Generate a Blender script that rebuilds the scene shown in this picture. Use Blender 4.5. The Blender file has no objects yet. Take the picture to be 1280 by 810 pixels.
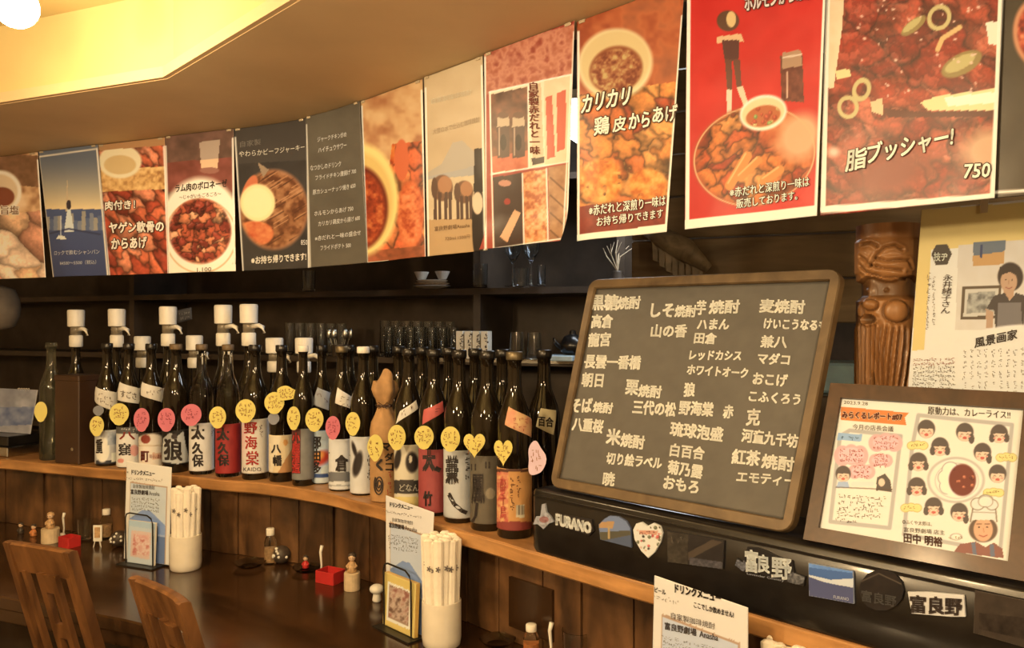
import bpy, math, random
import numpy as np
from mathutils import Vector, Matrix
C = bpy.context.scene.collection
# ---------------------------------------------------------------- camera, world, exposure
EYE = 1.42; F = 1000.0; HY = 408.0
cd = bpy.data.cameras.new('camera'); cam = bpy.data.objects.new('camera', cd); C.objects.link(cam)
cd.sensor_width = 36; cd.lens = 36*F/1280; cd.shift_y = 3/1280
cam.location = (0, 0, EYE); cam.rotation_euler = (math.pi/2, 0, 0); cd.clip_start = .02
bpy.context.scene.camera = cam
w = bpy.data.worlds.new('world'); bpy.context.scene.world = w; w.use_nodes = True
w.node_tree.nodes['Background'].inputs[0].default_value = (1, .75, .45, 1)
w.node_tree.nodes['Background'].inputs[1].default_value = .05
vs = bpy.context.scene.view_settings
vs.view_transform = 'Standard'; vs.look = 'None'; vs.gamma = 1; vs.exposure = 1.52
bpy.context.scene.cycles.max_bounces = 8
LAMPCOL = (1, .70, .37)
# room lamps: x, y, z, watts  (bulb globes hanging under the ceiling; the first is in view, the rest are unseen, added low as fill)
LAMPS = [(-.992, 1.60, 2.06, 5.0), (-.55, .50, 1.86, 11), (.50, -.25, 1.86, 7.5), (-1.45, .35, 1.80, 23), (-.2, -1.3, 1.80, 16), (1.5, -1.0, 1.80, 14)]
ILL = np.array([1.00, .76, .44])          # how the lamps tint a white sheet
# ---------------------------------------------------------------- helpers: plan geometry
BX, BY = -.566, 2.254
DL = np.array([math.cos(math.radians(22.3)), -math.sin(math.radians(22.3))]); NL = np.array([-DL[1], DL[0]])
DR = np.array([math.cos(math.radians(46.4)), -math.sin(math.radians(46.4))]); NR = np.array([-DR[1], DR[0]])
FIL = .22
def pathp(s, off=0.0):
    """point on the counter line (shelf front) at arc length s from the bend, shifted away from the guest side by off"""
    s = np.asarray(s, float); off = np.asarray(off, float)
    t = np.clip((s+FIL)/(2*FIL), 0, 1)
    B = np.array([BX, BY])
    P0 = B-DL*FIL; P2 = B+DR*FIL
    q = ((1-t)**2)[..., None]*P0+(2*t*(1-t))[..., None]*B+(t**2)[..., None]*P2
    left = s < -FIL; right = s > FIL
    q = np.where(left[..., None], B+s[..., None]*DL, q); q = np.where(right[..., None], B+s[..., None]*DR, q)
    a = math.radians(22.3)+t*math.radians(24.1)
    n = np.stack([np.sin(a), np.cos(a)], -1)
    return q+n*off[..., None]
def sx(px, off=0.0):
    """arc length where the counter line (shifted by off) is seen at picture column px"""
    t = (px-640)/F; lo, hi = -3.0, 2.7
    for _ in range(50):
        m = (lo+hi)/2; p = pathp(m, off)
        if p[0] < t*p[1]: lo = m
        else: hi = m
    return lo
def on(px, off=0.0, z=0.0):
    p = pathp(sx(px, off), off); return np.array([p[0], p[1], z])
def W(px, py, Z): return np.array([(px-640)/F*Z, Z, EYE-(py-HY)/F*Z])
def proj(P): return 640+F*P[..., 0]/P[..., 1], HY+F*(EYE-P[..., 2])/P[..., 1]
TAB = .72; SHELF = EYE-.455; BOXTOP = EYE-.326; SOF = EYE+.585
# ---------------------------------------------------------------- helpers: colour
def lin(c):
    c = np.asarray(c, float)/255; return np.where(c <= .04045, c/12.92, ((c+.055)/1.055)**2.4)
def alb(c, g=1.0): return np.clip(lin(c)/ILL/g*.82, .004, .86)
# ---------------------------------------------------------------- helpers: materials
MATS = {}
def newmat(name):
    m = bpy.data.materials.new(name); m.use_nodes = True; nt = m.node_tree
    return m, nt, nt.nodes['Principled BSDF']
def mat(name, col, rough=.5, metal=0, var=.12, scale=30, bump=.0, trans=0, ior=1.45, emit=0, coat=0, spec=.5):
    if name in MATS: return MATS[name]
    m, nt, b = newmat(name); N = nt.nodes; L = nt.links
    b.inputs['Roughness'].default_value = rough; b.inputs['Metallic'].default_value = metal
    b.inputs['Transmission Weight'].default_value = trans; b.inputs['IOR'].default_value = ior
    b.inputs['Coat Weight'].default_value = coat; b.inputs['Coat Roughness'].default_value = .08
    b.inputs['Specular IOR Level'].default_value = spec
    tc = N.new('ShaderNodeTexCoord'); no = N.new('ShaderNodeTexNoise'); no.inputs['Scale'].default_value = scale; no.inputs['Detail'].default_value = 4
    L.new(tc.outputs['Object'], no.inputs['Vector'])
    r = N.new('ShaderNodeValToRGB'); c = np.array(col)
    r.color_ramp.elements[0].position = .3; r.color_ramp.elements[1].position = .7
    r.color_ramp.elements[0].color = (*np.clip(c*(1-var), 0, 1), 1); r.color_ramp.elements[1].color = (*np.clip(c*(1+var), 0, 1), 1)
    L.new(no.outputs['Fac'], r.inputs[0]); L.new(r.outputs[0], b.inputs['Base Color'])
    if bump:
        bp = N.new('ShaderNodeBump'); bp.inputs['Strength'].default_value = bump; bp.inputs['Distance'].default_value = .004
        L.new(no.outputs['Fac'], bp.inputs['Height']); L.new(bp.outputs[0], b.inputs['Normal'])
    if emit:
        b.inputs['Emission Color'].default_value = (*col, 1); b.inputs['Emission Strength'].default_value = emit
    MATS[name] = m; return m
def wood(name, c1, c2, scale=(3, 30, 30), rough=.45, bump=.2, uv=False, coat=0, blotch=.0, metal=0):
    if name in MATS: return MATS[name]
    m, nt, b = newmat(name); N = nt.nodes; L = nt.links
    b.inputs['Roughness'].default_value = rough; b.inputs['Coat Weight'].default_value = coat; b.inputs['Coat Roughness'].default_value = .12
    tc = N.new('ShaderNodeTexCoord'); mp = N.new('ShaderNodeMapping'); mp.inputs['Scale'].default_value = scale
    L.new(tc.outputs['UV' if uv else 'Object'], mp.inputs['Vector'])
    n1 = N.new('ShaderNodeTexNoise'); n1.inputs['Scale'].default_value = 1; n1.inputs['Detail'].default_value = 8; n1.inputs['Distortion'].default_value = 1.2
    L.new(mp.outputs[0], n1.inputs['Vector'])
    r = N.new('ShaderNodeValToRGB'); r.color_ramp.elements[0].position = .3; r.color_ramp.elements[1].position = .72
    r.color_ramp.elements[0].color = (*c1, 1); r.color_ramp.elements[1].color = (*c2, 1)
    L.new(n1.outputs['Fac'], r.inputs[0]); out = r.outputs[0]
    if blotch:
        n2 = N.new('ShaderNodeTexNoise'); n2.inputs['Scale'].default_value = 9; n2.inputs['Detail'].default_value = 6
        L.new(tc.outputs['UV' if uv else 'Object'], n2.inputs['Vector'])
        r2 = N.new('ShaderNodeValToRGB'); r2.color_ramp.elements[0].position = .35; r2.color_ramp.elements[1].position = .65
        r2.color_ramp.elements[0].color = (1-blotch,)*3+(1,); r2.color_ramp.elements[1].color = (1, 1, 1, 1)
        L.new(n2.outputs['Fac'], r2.inputs[0])
        mx = N.new('ShaderNodeMix'); mx.data_type = 'RGBA'; mx.blend_type = 'MULTIPLY'; mx.inputs[0].default_value = 1
        L.new(out, mx.inputs[6]); L.new(r2.outputs[0], mx.inputs[7]); out = mx.outputs[2]
    L.new(out, b.inputs['Base Color'])
    bp = N.new('ShaderNodeBump'); bp.inputs['Strength'].default_value = bump; bp.inputs['Distance'].default_value = .003
    L.new(n1.outputs['Fac'], bp.inputs['Height']); L.new(bp.outputs[0], b.inputs['Normal'])
    MATS[name] = m; return m
def printmat(name, rough, coat=0):
    m, nt, b = newmat(name); a = nt.nodes.new('ShaderNodeVertexColor'); a.layer_name = 'Col'
    nt.links.new(a.outputs[0], b.inputs['Base Color']); b.inputs['Roughness'].default_value = rough
    b.inputs['Coat Weight'].default_value = coat; b.inputs['Coat Roughness'].default_value = .15
    n = nt.nodes.new('ShaderNodeTexNoise'); n.inputs['Scale'].default_value = 14; n.inputs['Detail'].default_value = 1
    t = nt.nodes.new('ShaderNodeTexCoord'); nt.links.new(t.outputs['Object'], n.inputs['Vector'])
    bp = nt.nodes.new('ShaderNodeBump'); bp.inputs['Strength'].default_value = .35; bp.inputs['Distance'].default_value = .006
    nt.links.new(n.outputs['Fac'], bp.inputs['Height']); nt.links.new(bp.outputs[0], b.inputs['Normal'])
    MATS[name] = m; return m
M_GLOSS = printmat('laminated_print', .40, .0); M_MATTE = printmat('paper_print', .6)
M_DARKGLASS = mat('dark_bottle_glass', (.010, .007, .004), .06, var=.3, coat=.3)
M_GREENGLASS = mat('smoky_bottle_glass', (.30, .30, .22), .05, trans=.9, var=.1)
M_CLEAR = mat('clear_glass', (.95, .95, .92), .03, trans=1, var=.02, ior=1.35)
M_BLUECLEAR = mat('cool_glass', (.86, .92, .97), .04, trans=1, var=.02)
M_WHITEPL = mat('white_plastic', (.80, .78, .72), .4, var=.03)
M_SMOKEPL = mat('smoky_plastic', (.30, .26, .20), .25, trans=.3, var=.1)
M_PAPER = mat('plain_paper', (.80, .76, .66), .7, var=.05)
M_SLEEVE = mat('chopstick_paper', (.84, .80, .72), .65, var=.06, scale=60, bump=.2)
M_BLACK = mat('black_lacquer', (.010, .009, .009), .28, var=.3, coat=.2)
M_WIRE = mat('black_wire', (.02, .018, .016), .35, metal=.3)
M_CERAMIC = mat('cream_ceramic', (.74, .70, .62), .22, var=.04, coat=.4)
M_RED = mat('red_plastic', (.48, .03, .03), .35)
M_STEEL = mat('brushed_steel', (.55, .55, .52), .25, metal=1)
M_BRASS = mat('brass_cap', (.16, .13, .08), .4, metal=.6)
M_WHITEGLZ = mat('white_glaze', (.80, .80, .76), .2, var=.03)
M_SHELFW = wood('pine_board', (.30, .135, .042), (.68, .37, .15), (2.2, 16, 16), .42, .25, True, .15, .35)
M_TABLE = wood('dark_counter_wood', (.020, .009, .0035), (.075, .033, .012), (1.2, 9, 9), .22, .10, True, .35, .25)
M_PANEL = wood('old_plank', (.034, .015, .006), (.26, .13, .055), (9, 9, 2.2), .45, .5, False, .3, .6)
M_CHAIR = wood('honey_chair_wood', (.075, .032, .012), (.22, .10, .036), (18, 18, 3), .4, .15, False, .2)
M_FRAMEB = wood('worn_brown_frame', (.080, .052, .026), (.175, .120, .062), (14, 14, 14), .5, .2)
M_FRAMED = wood('walnut_frame', (.036, .017, .009), (.078, .037, .019), (22, 22, 22), .42, .15, False, .1)
M_TOTEM = wood('carved_wood', (.20, .09, .03), (.38, .19, .075), (26, 26, 3), .45, .15, False, .12)
M_BACKW = wood('kitchen_wood', (.12, .085, .048), (.27, .20, .115), (2, 2, 16), .6, .3)
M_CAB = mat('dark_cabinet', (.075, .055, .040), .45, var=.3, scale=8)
# ---------------------------------------------------------------- helpers: meshes
def link(name, verts, faces, m, parent=None, smooth=False, loc=None, uvs=None, cols=None):
    me = bpy.data.meshes.new(name); v = np.asarray(verts, float)
    if loc is not None: v = v-np.asarray(loc, float)
    me.from_pydata(v.tolist(), [], faces if isinstance(faces, list) else faces.tolist())
    me.materials.append(m)
    if smooth: me.shade_smooth()
    if uvs is not None:
        ul = me.uv_layers.new(name='UV'); li = np.empty(len(me.loops), int); me.loops.foreach_get('vertex_index', li)
        ul.data.foreach_set('uv', np.asarray(uvs, float)[li].ravel())
    if cols is not None:
        ca = me.color_attributes.new('Col', 'FLOAT_COLOR', 'POINT')
        ca.data.foreach_set('color', np.concatenate([cols, np.ones((len(cols), 1))], 1).ravel())
    o = bpy.data.objects.new(name, me); C.objects.link(o)
    if parent is not None: o.parent = parent
    elif loc is not None: o.location = [float(a) for a in loc]
    return o
def T(o, label, cat, group=None):
    o['label'] = label; o['category'] = cat
    if group: o['group'] = group
    return o
def thing(name, loc, label, cat, group=None):
    o = bpy.data.objects.new(name, None); C.objects.link(o); o.location = [float(a) for a in loc]; o.empty_display_size = .05
    return T(o, label, cat, group)
def struct(o): o['kind'] = 'structure'; return o
class MB:
    def __init__(s): s.v = []; s.f = []; s.uv = []
    def add(s, v, f, uv=None):
        b = len(s.v); s.v += [tuple(map(float, p)) for p in v]; s.f += [tuple(i+b for i in q) for q in f]
        s.uv += ([tuple(p) for p in uv] if uv is not None else [(p[0], p[1]) for p in s.v[b:]]); return s
    def hexa(s, p):  # 8 points: bottom 4 (ccw), top 4
        return s.add(p, [(3, 2, 1, 0), (4, 5, 6, 7), (0, 1, 5, 4), (1, 2, 6, 5), (2, 3, 7, 6), (3, 0, 4, 7)])
    def box(s, c, d, rz=0, bev=0):
        x, y, z = [a/2 for a in d]; cs, sn = math.cos(rz), math.sin(rz)
        if bev <= 0:
            pts = [(-x, -y, -z), (x, -y, -z), (x, y, -z), (-x, y, -z), (-x, -y, z), (x, -y, z), (x, y, z), (-x, y, z)]
            return s.hexa([(c[0]+a*cs-b*sn, c[1]+a*sn+b*cs, c[2]+e) for a, b, e in pts])
        rings = []
        for e, k in ((-z, bev), (-z+bev, 0), (z-bev, 0), (z, bev)):
            X, Y = x-k, y-k
            q = []
            for sx_, sy_ in ((-1, -1), (1, -1), (1, 1), (-1, 1)):
                cr = bev if k == 0 else bev*.5
                a1 = (sx_*X, sy_*(Y-cr)); a2 = (sx_*(X-cr), sy_*Y)
                q += [a1, a2] if sx_*sy_ > 0 else [a2, a1]
            q2 = sorted(q, key=lambda p: math.atan2(p[1]/max(Y, 1e-6), p[0]/max(X, 1e-6)))
            rings.append([(c[0]+a*cs-b*sn, c[1]+a*sn+b*cs, c[2]+e) for a, b in q2])
        return s.rings(rings)
    def rings(s, R, cap=True):
        n = len(R[0]); v = [p for r in R for p in r]; f = []
        for i in range(len(R)-1):
            for j in range(n):
                f.append((i*n+j, i*n+(j+1) % n, (i+1)*n+(j+1) % n, (i+1)*n+j))
        if cap: f += [tuple(range(n-1, -1, -1)), tuple(range((len(R)-1)*n, len(R)*n))]
        return s.add(v, f)
    def lathe(s, prof, c=(0, 0, 0), n=20, cap=True):
        return s.rings([[(c[0]+r*math.cos(2*math.pi*j/n), c[1]+r*math.sin(2*math.pi*j/n), c[2]+z) for j in range(n)] for r, z in prof], cap)
    def ball(s, c, r, n=12, m=8):
        r = (r, r, r) if not hasattr(r, '__len__') else r
        return s.rings([[(c[0]+r[0]*math.sin(a)*math.cos(2*math.pi*j/n), c[1]+r[1]*math.sin(a)*math.sin(2*math.pi*j/n), c[2]-r[2]*math.cos(a)) for j in range(n)] for a in [max(.04, min(math.pi-.04, math.pi*i/m)) for i in range(m+1)]])
    def tube(s, pts, r, n=8):
        P = [Vector([float(a) for a in p]) for p in pts]; R = []
        for i, p in enumerate(P):
            d = (P[min(i+1, len(P)-1)]-P[max(i-1, 0)]).normalized()
            a = d.cross(Vector((0, 0, 1)) if abs(d.z) < .9 else Vector((0, 1, 0))).normalized(); b = d.cross(a)
            rr = r[i] if hasattr(r, '__len__') else r
            R.append([tuple(p+(a*math.cos(2*math.pi*j/n)+b*math.sin(2*math.pi*j/n))*rr) for j in range(n)])
        return s.rings(R)
    def build(s, name, m, parent=None, root=None, smooth=False, uv=False):
        loc = list(root.location) if root is not None else None
        return link(name, s.v, s.f, m, parent, smooth, loc, s.uv if uv else None)
    def solo(s, name, m, label, cat, group=None, smooth=False):
        v = np.array(s.v); lo = v.min(0); hi = v.max(0)
        return T(link(name, s.v, s.f, m, None, smooth, ((lo[0]+hi[0])/2, (lo[1]+hi[1])/2, lo[2])), label, cat, group)
def smoothby(o, ang=40):
    o.data.shade_smooth()
    try: o.data.set_sharp_from_angle(angle=math.radians(ang))
    except Exception: pass
    return o
# ---------------------------------------------------------------- helpers: printed surfaces
def homog(src, dst):
    A = []
    for (x, y), (u, v) in zip(src, dst):
        A.append([x, y, 1, 0, 0, 0, -u*x, -u*y, -u]); A.append([0, 0, 0, x, y, 1, -v*x, -v*y, -v])
    return np.linalg.svd(np.array(A))[2][-1].reshape(3, 3)
class Quad:
    """printed sheet; f(u,v,w): u along, v up, w towards the viewer's side"""
    def __init__(s, BL, BR, TR, TL, bow=None):
        s.c = [np.array(p, float) for p in (BL, BR, TR, TL)]; s.bow = bow
        n = np.cross(s.c[1]-s.c[0], s.c[3]-s.c[0]); s.n = n/np.linalg.norm(n)
        src = [tuple(float(a) for a in proj(p)) for p in s.c]
        s.H = homog(src, [(0, 0), (1, 0), (1, 1), (0, 1)]); s.src = src
    def f(s, u, v, w=0.0):
        u = np.asarray(u, float)[..., None]; v = np.asarray(v, float)[..., None]
        p = (1-u)*(1-v)*s.c[0]+u*(1-v)*s.c[1]+u*v*s.c[2]+(1-u)*v*s.c[3]
        w = np.asarray(w, float)
        if s.bow is not None: w = w+s.bow(u[..., 0], v[..., 0])
        return p+s.n*(w[..., None] if w.ndim else w)
    def inv(s, x, y):
        q = np.stack([x, y, np.ones_like(x)], -1)@s.H.T; return q[..., 0]/q[..., 2], q[..., 1]/q[..., 2]
def planar(BL, BR, TR, TL):
    """fourth corner brought into the plane of the other three along its own line of sight"""
    BL, BR, TR, TL = [np.array(p, float) for p in (BL, BR, TR, TL)]; e = np.array([0, 0, EYE]); n = np.cross(BR-BL, TL-BL)
    return BL, BR, e+(TR-e)*(n@(BL-e))/(n@(TR-e)), TL
class Band(Quad):
    """sheet following the counter line; s values at the four corners"""
    def __init__(s, sb0, sb1, st1, st0, off, z0, z1, bow=None):
        s.s4 = (sb0, sb1, st1, st0); s.off = off; s.z = (z0, z1)
        c = []
        for a, z in ((sb0, z0), (sb1, z0), (st1, z1), (st0, z1)):
            p = pathp(a, off); c.append((p[0], p[1], z))
        super().__init__(*c, bow=bow)
    def f(s, u, v, w=0.0):
        u = np.asarray(u, float); v = np.asarray(v, float); a = s.s4
        ss = (1-u)*(1-v)*a[0]+u*(1-v)*a[1]+u*v*a[2]+(1-u)*v*a[3]
        o = s.off-(s.bow(u, v) if s.bow is not None else 0)-w
        p = pathp(ss, o+np.zeros_like(ss)); z = s.z[0]+(s.z[1]-s.z[0])*v
        return np.concatenate([p, (z+np.zeros_like(ss))[..., None]], -1)
class Can:
    """patch on a body of revolution: centre c, radius r(z), angles about the direction that faces the guest"""
    def __init__(s, c, prof, corners_px=None, az=None):
        s.c = np.array(c[:2], float); s.prof = prof; s.face = math.atan2(-c[1], -c[0])
        if az: s.az = az      # BL BR TR TL in (angle, z)
        else: s.az = [tuple(float(k) for k in s.hit(np.array(float(x)), np.array(float(y)))) for x, y in corners_px]
    def hit(s, x, y):
        t = (x-640)/F; r = s.prof(np.array(EYE-.3)); z = None
        for _ in range(6):
            A = t*t+1; Bq = -2*(t*s.c[0]+s.c[1]); Cq = s.c@s.c-r*r
            D = np.maximum(Bq*Bq-4*A*Cq, 0); Y = (-Bq-np.sqrt(D))/(2*A)
            z = EYE-(y-HY)/F*Y; r = s.prof(z)
        X = t*Y; a = np.arctan2(Y-s.c[1], X-s.c[0])-s.face
        return (a+math.pi) % (2*math.pi)-math.pi, z
    def f(s, u, v, w=0.0):
        u = np.asarray(u, float); v = np.asarray(v, float); q = s.az
        a = (1-u)*(1-v)*q[0][0]+u*(1-v)*q[1][0]+u*v*q[2][0]+(1-u)*v*q[3][0]
        z = (1-u)*(1-v)*q[0][1]+u*(1-v)*q[1][1]+u*v*q[2][1]+(1-u)*v*q[3][1]
        r = s.prof(z)+.0006+w; return np.stack([s.c[0]+r*np.cos(a+s.face), s.c[1]+r*np.sin(a+s.face), z], -1)
    def invf(s, x, y, w):
        a, z = s.hit(x, y); r = s.prof(z)+.0006+w
        return np.stack([s.c[0]+r*np.cos(a+s.face), s.c[1]+r*np.sin(a+s.face), z], -1)
def qbox(sf, u0, u1, v0, v1, w0, w1, mb=None):
    mb = mb or MB(); P = [sf.f(np.array(a), np.array(b), c) for c in (w0, w1) for a, b in ((u0, v0), (u1, v0), (u1, v1), (u0, v1))]; return mb.hexa(P)
def vnoise(x, y, seed=0):
    xi = np.floor(x).astype(np.int64); yi = np.floor(y).astype(np.int64); fx = x-xi; fy = y-yi
    fx = fx*fx*(3-2*fx); fy = fy*fy*(3-2*fy)
    def h(a, b):
        n = (a*374761393+b*668265263+seed*1442695041) & 0x7fffffff; n = ((n ^ (n >> 13))*1274126177) & 0x7fffffff
        return ((n ^ (n >> 16)) & 0xffff)/65535.0
    return (h(xi, yi)*(1-fx)+h(xi+1, yi)*fx)*(1-fy)+(h(xi, yi+1)*(1-fx)+h(xi+1, yi+1)*fx)*fy
def fbm(x, y, seed=0, o=3):
    a = 0; k = .5; t = 0
    for i in range(o): a = a+k*vnoise(x*2**i, y*2**i, seed+i*17); t += k; k *= .55
    return a/t
class Paint:
    def __init__(s, X, Y, base=(255, 255, 255)): s.X = X; s.Y = Y; s.c = np.zeros(X.shape+(3,))+np.array(base, float)
    def put(s, m, col):
        m = np.clip(m, 0, 1)[..., None]; s.c = s.c*(1-m)+np.asarray(col, float)*m; return s
    def dell(s, cx, cy, rx, ry, rot=0):
        a = math.radians(rot); dx = s.X-cx; dy = s.Y-cy; return np.hypot((dx*math.cos(a)+dy*math.sin(a))/rx, (-dx*math.sin(a)+dy*math.cos(a))/ry)
    def mell(s, cx, cy, rx, ry, rot=0, soft=.06): return np.clip((1+soft-s.dell(cx, cy, rx, ry, rot))/(2*soft), 0, 1)
    def ell(s, cx, cy, rx, ry, col, rot=0, soft=.06): return s.put(s.mell(cx, cy, rx, ry, rot, soft), col)
    def ring(s, cx, cy, rx, ry, col, wd, rot=0):
        d = abs(s.dell(cx, cy, rx, ry, rot)-1)*min(rx, ry); return s.put(np.clip(wd/2+.5-d, 0, 1), col)
    def mpoly(s, pts):
        m = np.zeros(s.X.shape, bool); n = len(pts)
        for i in range(n):
            x0, y0 = pts[i]; x1, y1 = pts[(i+1) % n]
            if y0 == y1: continue
            k = ((y0 > s.Y) != (y1 > s.Y)) & (s.X < (x1-x0)*(s.Y-y0)/(y1-y0)+x0); m ^= k
        return m.astype(float)
    def poly(s, pts, col): return s.put(s.mpoly(pts), col)
    def line(s, pts, wd, col):
        d = np.full(s.X.shape, 1e9)
        for (x0, y0), (x1, y1) in zip(pts[:-1], pts[1:]):
            dx, dy = x1-x0, y1-y0; t = np.clip(((s.X-x0)*dx+(s.Y-y0)*dy)/(dx*dx+dy*dy+1e-9), 0, 1); d = np.minimum(d, np.hypot(s.X-x0-t*dx, s.Y-y0-t*dy))
        return s.put(np.clip(wd/2+.5-d, 0, 1), col)
    def mott(s, m, cols, sc, seed=0, ct=1.6):
        k = np.clip((fbm(s.X/sc, s.Y/sc, seed)-.5)*ct+.5, 0, .999)*(len(cols)-1); i = k.astype(int); fr = (k-i)[..., None]; P = np.array(cols, float)
        return s.put(m, P[i]*(1-fr)+P[np.minimum(i+1, len(cols)-1)]*fr)
    def bits(s, m, box, n, sz, cols, seed=0, hl=.35, asp=.7):
        R = random.Random(seed)
        for _ in range(n):
            cx, cy = R.uniform(box[0], box[2]), R.uniform(box[1], box[3]); r = R.uniform(*sz); a = R.uniform(0, 180); c = np.array(R.choice(cols), float)
            q = s.mell(cx, cy, r, r*R.uniform(asp, 1), a, .15)*m
            s.put(q*.35*s.mell(cx+r*.15, cy+r*.3, r*1.1, r, a, .2), c*.45); s.put(q, c); s.put(q*s.mell(cx-r*.2, cy-r*.25, r*.5, r*.35, a, .8), np.minimum(c*(1+hl)+20, 255))
        return s
def _chunks(s, m, sz, cols, seed=0, asp=1.0, warp=.5, dark=.42, rot=0, glint=.25):
    """irregular lumps of food as a photograph prints them: cells with shaded gaps and lighter crowns"""
    ca, sa = math.cos(math.radians(rot)), math.sin(math.radians(rot)); X = (s.X*ca+s.Y*sa)/(sz*asp); Y = (-s.X*sa+s.Y*ca)/sz
    X, Y = X+warp*(fbm(X*1.3, Y*1.3, seed+5)-.5)*2, Y+warp*(fbm(X*1.3, Y*1.3, seed+9)-.5)*2
    xi, yi = np.floor(X).astype(np.int64), np.floor(Y).astype(np.int64); d1 = np.full(X.shape, 9.); d2 = d1.copy(); ci = np.zeros(X.shape); ox = d1*0; oy = d1*0
    def h(a, b, k):
        n = (a*73856093 ^ b*19349663 ^ (seed+k)*83492791) & 0x7fffffff; n = ((n ^ (n >> 13))*1274126177) & 0x7fffffff; return (n & 0xffff)/65535.0
    for a in (-1, 0, 1):
        for b in (-1, 0, 1):
            px, py = xi+a+h(xi+a, yi+b, 1), yi+b+h(xi+a, yi+b, 2); dx, dy = X-px, Y-py; d = np.hypot(dx, dy); n = d < d1
            d2 = np.where(n, d1, np.minimum(d2, d)); ox = np.where(n, dx, ox); oy = np.where(n, dy, oy); ci = np.where(n, h(xi+a, yi+b, 3), ci); d1 = np.where(n, d, d1)
    P = np.array(cols, float); base = P[np.minimum((ci*len(cols)).astype(int), len(cols)-1)]
    gap = np.clip((d2-d1)/.28, 0, 1); k = (dark+(1-dark)*gap**.7)*(1.12-.42*np.clip(d1, 0, 1)-.30*np.clip(oy, -.6, .6)); k = k*(.86+.28*fbm(s.X/2.6, s.Y/2.6, seed+3))
    c = base*k[..., None]; gl = np.clip(1-np.hypot(ox+.18, oy+.25)/.22, 0, 1)*glint*(ci > .35)
    c = c+(np.array([255, 225, 180.])-c)*gl[..., None]; return s.put(m, np.clip(c, 0, 255))
Paint.chunks = _chunks
ONE = 1.0
def sheet(name, surf, nu, nv, paint, m, parent=None, root=None, g=1.0, thick=.0006, mask=None):
    u, v = np.meshgrid(np.linspace(0, 1, nu+1), np.linspace(0, 1, nv+1)); P = surf.f(u, v)
    X, Y = proj(P); pt = Paint(X, Y); paint(pt); col = alb(pt.c, g).reshape(-1, 3)
    n = (nu+1)*(nv+1); i = np.arange(n).reshape(nv+1, nu+1)
    q = np.stack([i[:-1, :-1], i[:-1, 1:], i[1:, 1:], i[1:, :-1]], -1).reshape(-1, 4)
    loc = list(root.location) if root is not None else P[0, 0]
    fr = q
    # back face: a coarse outline ring gives the sheet its thickness
    Pb = surf.f(u, v, -thick).reshape(-1, 3); e = np.concatenate([i[0, :], i[1:, -1], i[-1, -2::-1], i[-2:0:-1, 0]])
    rim = Pb[e]; k = len(e); j = np.arange(k); j2 = (j+1) % k
    rimf = np.stack([e[j2], e[j], n+j, n+j2], -1)
    V = np.concatenate([P.reshape(-1, 3), rim]); cols = np.concatenate([col, np.full((k, 3), .55)])
    return link(name, V, np.concatenate([fr, rimf]), m, parent, True, loc, None, cols)
_tc = {}
def glyphs(txt, bold):
    k = (txt, bold)
    if k in _tc: return _tc[k]
    cu = bpy.data.curves.new('t', 'FONT'); cu.body = txt; cu.size = 1; cu.resolution_u = 2; cu.fill_mode = 'FRONT'; cu.space_line = .95
    o = bpy.data.objects.new('t', cu); C.objects.link(o); dg = bpy.context.evaluated_depsgraph_get(); dg.update()
    me = o.evaluated_get(dg).to_mesh(); v = np.empty(len(me.vertices)*3); me.vertices.foreach_get('co', v); v = v.reshape(-1, 3)[:, :2]
    f = [tuple(p.vertices) for p in me.polygons]; o.evaluated_get(dg).to_mesh_clear(); bpy.data.objects.remove(o); bpy.data.curves.remove(cu)
    _tc[k] = (v, f); return _tc[k]
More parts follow.
